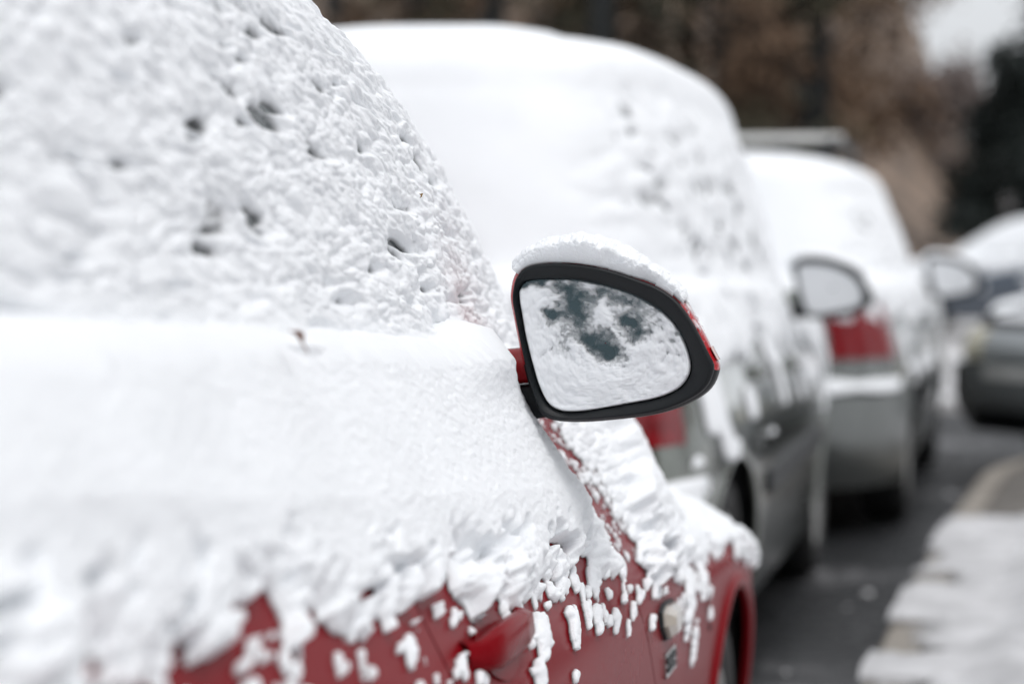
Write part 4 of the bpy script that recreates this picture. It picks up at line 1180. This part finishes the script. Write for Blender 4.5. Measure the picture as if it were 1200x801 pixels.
def make_tree(name, label, cat, loc, h, spread, barkm, leafm, nleaf, seed, trunk_r=0.2, bare=0.35, leaf=0.16, lean=0.0, group=None, low_frac=0.25):
    rg = random.Random(seed); nr = np.random.default_rng(seed)
    root = empty(name, loc); tag(root, label, cat, group)
    t = MB()
    pts = [(lean * k + rg.uniform(-.06, .06) * (k > 0), rg.uniform(-.06, .06) * (k > 0), h * k / 7) for k in range(8)]
    t.tube(pts, [trunk_r * (1.25 if k == 0 else 1 - .115 * k) for k in range(8)], 10)
    tips = []
    for k in range(16):
        z0 = h * rg.uniform(low_frac, .92); a = rg.uniform(0, 2 * math.pi); ln = spread * rg.uniform(.55, 1.0) * (1.15 - .55 * z0 / h)
        f = z0 / h * 7; i = min(int(f), 6)
        p0 = Vector(pts[i]).lerp(Vector(pts[i + 1]), f - i)
        d_ = Vector((math.cos(a), math.sin(a), rg.uniform(.15, .8))).normalized()
        p1 = p0 + d_ * ln * .5 + Vector((0, 0, rg.uniform(-.1, .2))); p2 = p0 + d_ * ln + Vector((0, 0, rg.uniform(-.1, .5)))
        r0 = trunk_r * .42 * (1 - .6 * z0 / h)
        t.tube([p0, p1, p2], [r0, r0 * .6, r0 * .2], 6, caps=False)
        tips += [p1, p2, p1.lerp(p2, .5)]
        for q in range(3):
            b0 = p1.lerp(p2, rg.uniform(0, .9)); dd = Vector((rg.uniform(-1, 1), rg.uniform(-1, 1), rg.uniform(-.1, 1))).normalized()
            b1 = b0 + dd * ln * rg.uniform(.25, .5)
            t.tube([b0, b0.lerp(b1, .5) + Vector((0, 0, .05)), b1], [r0 * .35, r0 * .22, r0 * .08], 5, caps=False)
            tips.append(b1)
    t.build('trunk', M[barkm], root)
    tp = np.array([tuple(p) for p in tips])
    # leaf-sized faces gathered round the branch tips
    ci = nr.integers(0, len(tp), nleaf)
    c = tp[ci] + nr.normal(0, 1, (nleaf, 3)) * np.array([.36, .36, .28]) * spread * .42
    keep = vnoise(c[:, 0] * 1.3 + seed, c[:, 2] * 1.3 + c[:, 1], seed) > bare
    c = c[keep]; m = len(c)
    a = nr.normal(0, 1, (m, 3)); a /= np.linalg.norm(a, axis=1)[:, None]
    b = np.cross(a, nr.normal(0, 1, (m, 3))); b /= np.linalg.norm(b, axis=1)[:, None]
    sz = leaf * nr.uniform(.5, 1.2, (m, 1))
    V = np.stack([c - a * sz, c + b * sz * .45, c + a * sz, c - b * sz * .45], 1).reshape(-1, 3)
    F = np.arange(4 * m).reshape(-1, 4)
    new_obj('crown', mesh_from(V, F), M[leafm], root, smooth=False)
    return root

# wooded bank behind the cars
nb = 120
xb = np.linspace(-60, 2.2, nb); yb = np.linspace(36, 80, 40)
Xb, Yb = np.meshgrid(xb, yb, indexing='ij')
Zb = (Yb - 36) * 0.30 * sstep(3, -6, Xb) if False else (Yb - 36) * 0.32 * (1 - sstep(-6, 2.0, Xb)) + 0.25 * fbm(Xb * .5, Yb * .5, 5) - 0.15
M['litter'] = leaf_mat('leaf_litter', (0.06, 0.043, 0.032), (0.22, 0.155, 0.11))
tag(new_obj('wooded_bank', mesh_from(np.stack([Xb, Yb, Zb], -1).reshape(-1, 3), grid_faces(nb, 40)), M['litter']), kind='structure')
trees = [(-12.3, 40, 12, 'olive', 'bark'), (-10.4, 37.5, 11, 'brown', 'bark_dark'), (-9.0, 41, 12, 'brown', 'bark_pale'), (-7.9, 38, 12, 'olive', 'bark_dark'), (-6.9, 40, 12, 'brown', 'bark_pale'),
         (-6.0, 37.5, 11, 'olive', 'bark_dark'), (-5.0, 40, 12, 'brown', 'bark'), (-4.2, 38.5, 9, 'olive', 'bark_dark'), (-3.5, 41, 8, 'brown', 'bark'), (-2.7, 38.5, 6.5, 'brown', 'bark_dark')]
order = ['sixth', 'fifth']
desc = {'brown': 'russet brown', 'olive': 'dull olive'}; bd_ = {'bark': 'brown', 'bark_pale': 'pale', 'bark_dark': 'dark'}
srt = sorted(range(len(trees)), key=lambda i: trees[i][0]); nth = ['leftmost', 'second', 'third', 'fourth', 'fifth', 'sixth', 'seventh', 'eighth', 'ninth', 'tenth', 'eleventh', 'twelfth']
for i, (tx, ty, th, kind, bk) in enumerate(trees):
    n_ = nth[srt.index(i)]
    zt = float(np.interp(ty, [36, 80], [0, 14])) * (1 - float(sstep(-6, 2, tx))) - .1
    lab = f"{desc[kind]} woodland tree with {bd_[bk]} trunk, " + ('leftmost behind the cars' if n_ == 'leftmost' else f"{n_} from the left behind the cars")
    make_tree('woodland_tree', lab, 'tree', (tx, ty, zt), th, 2.5, bk, 'leaf_' + kind, 9000, 40 + i, trunk_r=rng.uniform(.18, .32), bare=.45, leaf=.125, group='woodland trees behind the cars', low_frac=.12)
for i, (tx, ty, th, lab) in enumerate(((0.45, 44, 4.7, 'dark evergreen tree near the right edge, behind the far parked cars'), (1.35, 46, 6.4, 'tall dark evergreen tree at the right edge, behind the far parked cars'))):
    make_tree('evergreen_tree', lab, 'tree', (tx, ty, -.1), th, 1.35, 'bark_dark', 'leaf_dark', 9000, 80 + i, trunk_r=.16, bare=.22, leaf=.15, group='evergreens at the right edge', low_frac=.16)
for i, (tx, ty, th) in enumerate(((-0.9, 62, 5.6), (0.9, 66, 5.0))):
    make_tree('bare_tree', ['pale pinkish bare tree in the gap below the sky', 'pale pinkish bare tree behind the evergreens'][i], 'tree', (tx, ty, -.1), th, 2.6, 'bark_pale', 'twig', 6000, 90 + i, trunk_r=.14, bare=.38, leaf=.13, group='far bare trees')
# unseen trees beside and behind the camera, added for the paint and mirrors to reflect
for i, (tx, ty, th) in enumerate(((7.5, 3.0, 8), (8.0, 9.5, 8.5), (9.5, 16.5, 9), (6.5, -5, 8), (-1.5, -14, 9), (3, -16, 9), (-6, -15, 9))):
    make_tree('street_tree', ['brown street tree across the footway, beside the red car', 'brown street tree across the footway, beside the silver people carrier', 'brown street tree across the footway, beside the dark grey car', 'brown street tree across the footway, behind the camera', 'brown street tree behind the red car, middle of three', 'brown street tree behind the red car, right of three', 'brown street tree behind the red car, left of three'][i],
              'tree', (tx, ty, 0), th, 2.7, 'bark', 'leaf_brown', 3500, 120 + i, trunk_r=.17, bare=.33, leaf=.17, group='street trees', low_frac=.1)

# ================================================================== SMALL THINGS
def leaf_obj(name, label, loc, rot, L, W_, mat):
    mb = MB(); V = []; F = []
    m = 9
    for k in range(m):
        t = k / (m - 1); w = W_ * math.sin(math.pi * t ** .8) * .5 + .0002
        zc = 0.12 * L * math.sin(t * math.pi)
        V += [(t * L, -w, zc + w * .5), (t * L, 0, zc - .0004), (t * L, w, zc + w * .5)]
    for k in range(m - 1):
        F += [(3 * k, 3 * k + 3, 3 * k + 4, 3 * k + 1), (3 * k + 1, 3 * k + 4, 3 * k + 5, 3 * k + 2)]
    mb.add(V, F)
    mb.tube([(L * .98, 0, 0), (L * 1.3, .001, .0005), (L * 1.6, .003, .0)], [.0009, .0007, .0005], 5)
    o = mb.build(name, mat); o.location = loc; o.rotation_euler = rot
    tag(o, label, 'leaf')
    return o
def lie(direction): return Vector(direction).to_track_quat('X', 'Z').to_euler()
leaf_obj('dry_leaf', 'small curled brown leaf with a stalk lying on the snow below the side window', (-0.569, 1.915, 1.079), lie((.010, .026, -.018)), 0.022, 0.0105, M['leaf'])
leaf_obj('leaf_scrap', 'tiny yellow leaf scrap stuck in the snow of the side window near the pillar', (-0.629, 2.628, 1.2065), lie((.002, .012, -.006)), 0.0055, 0.005, M['leaf_yellow'])
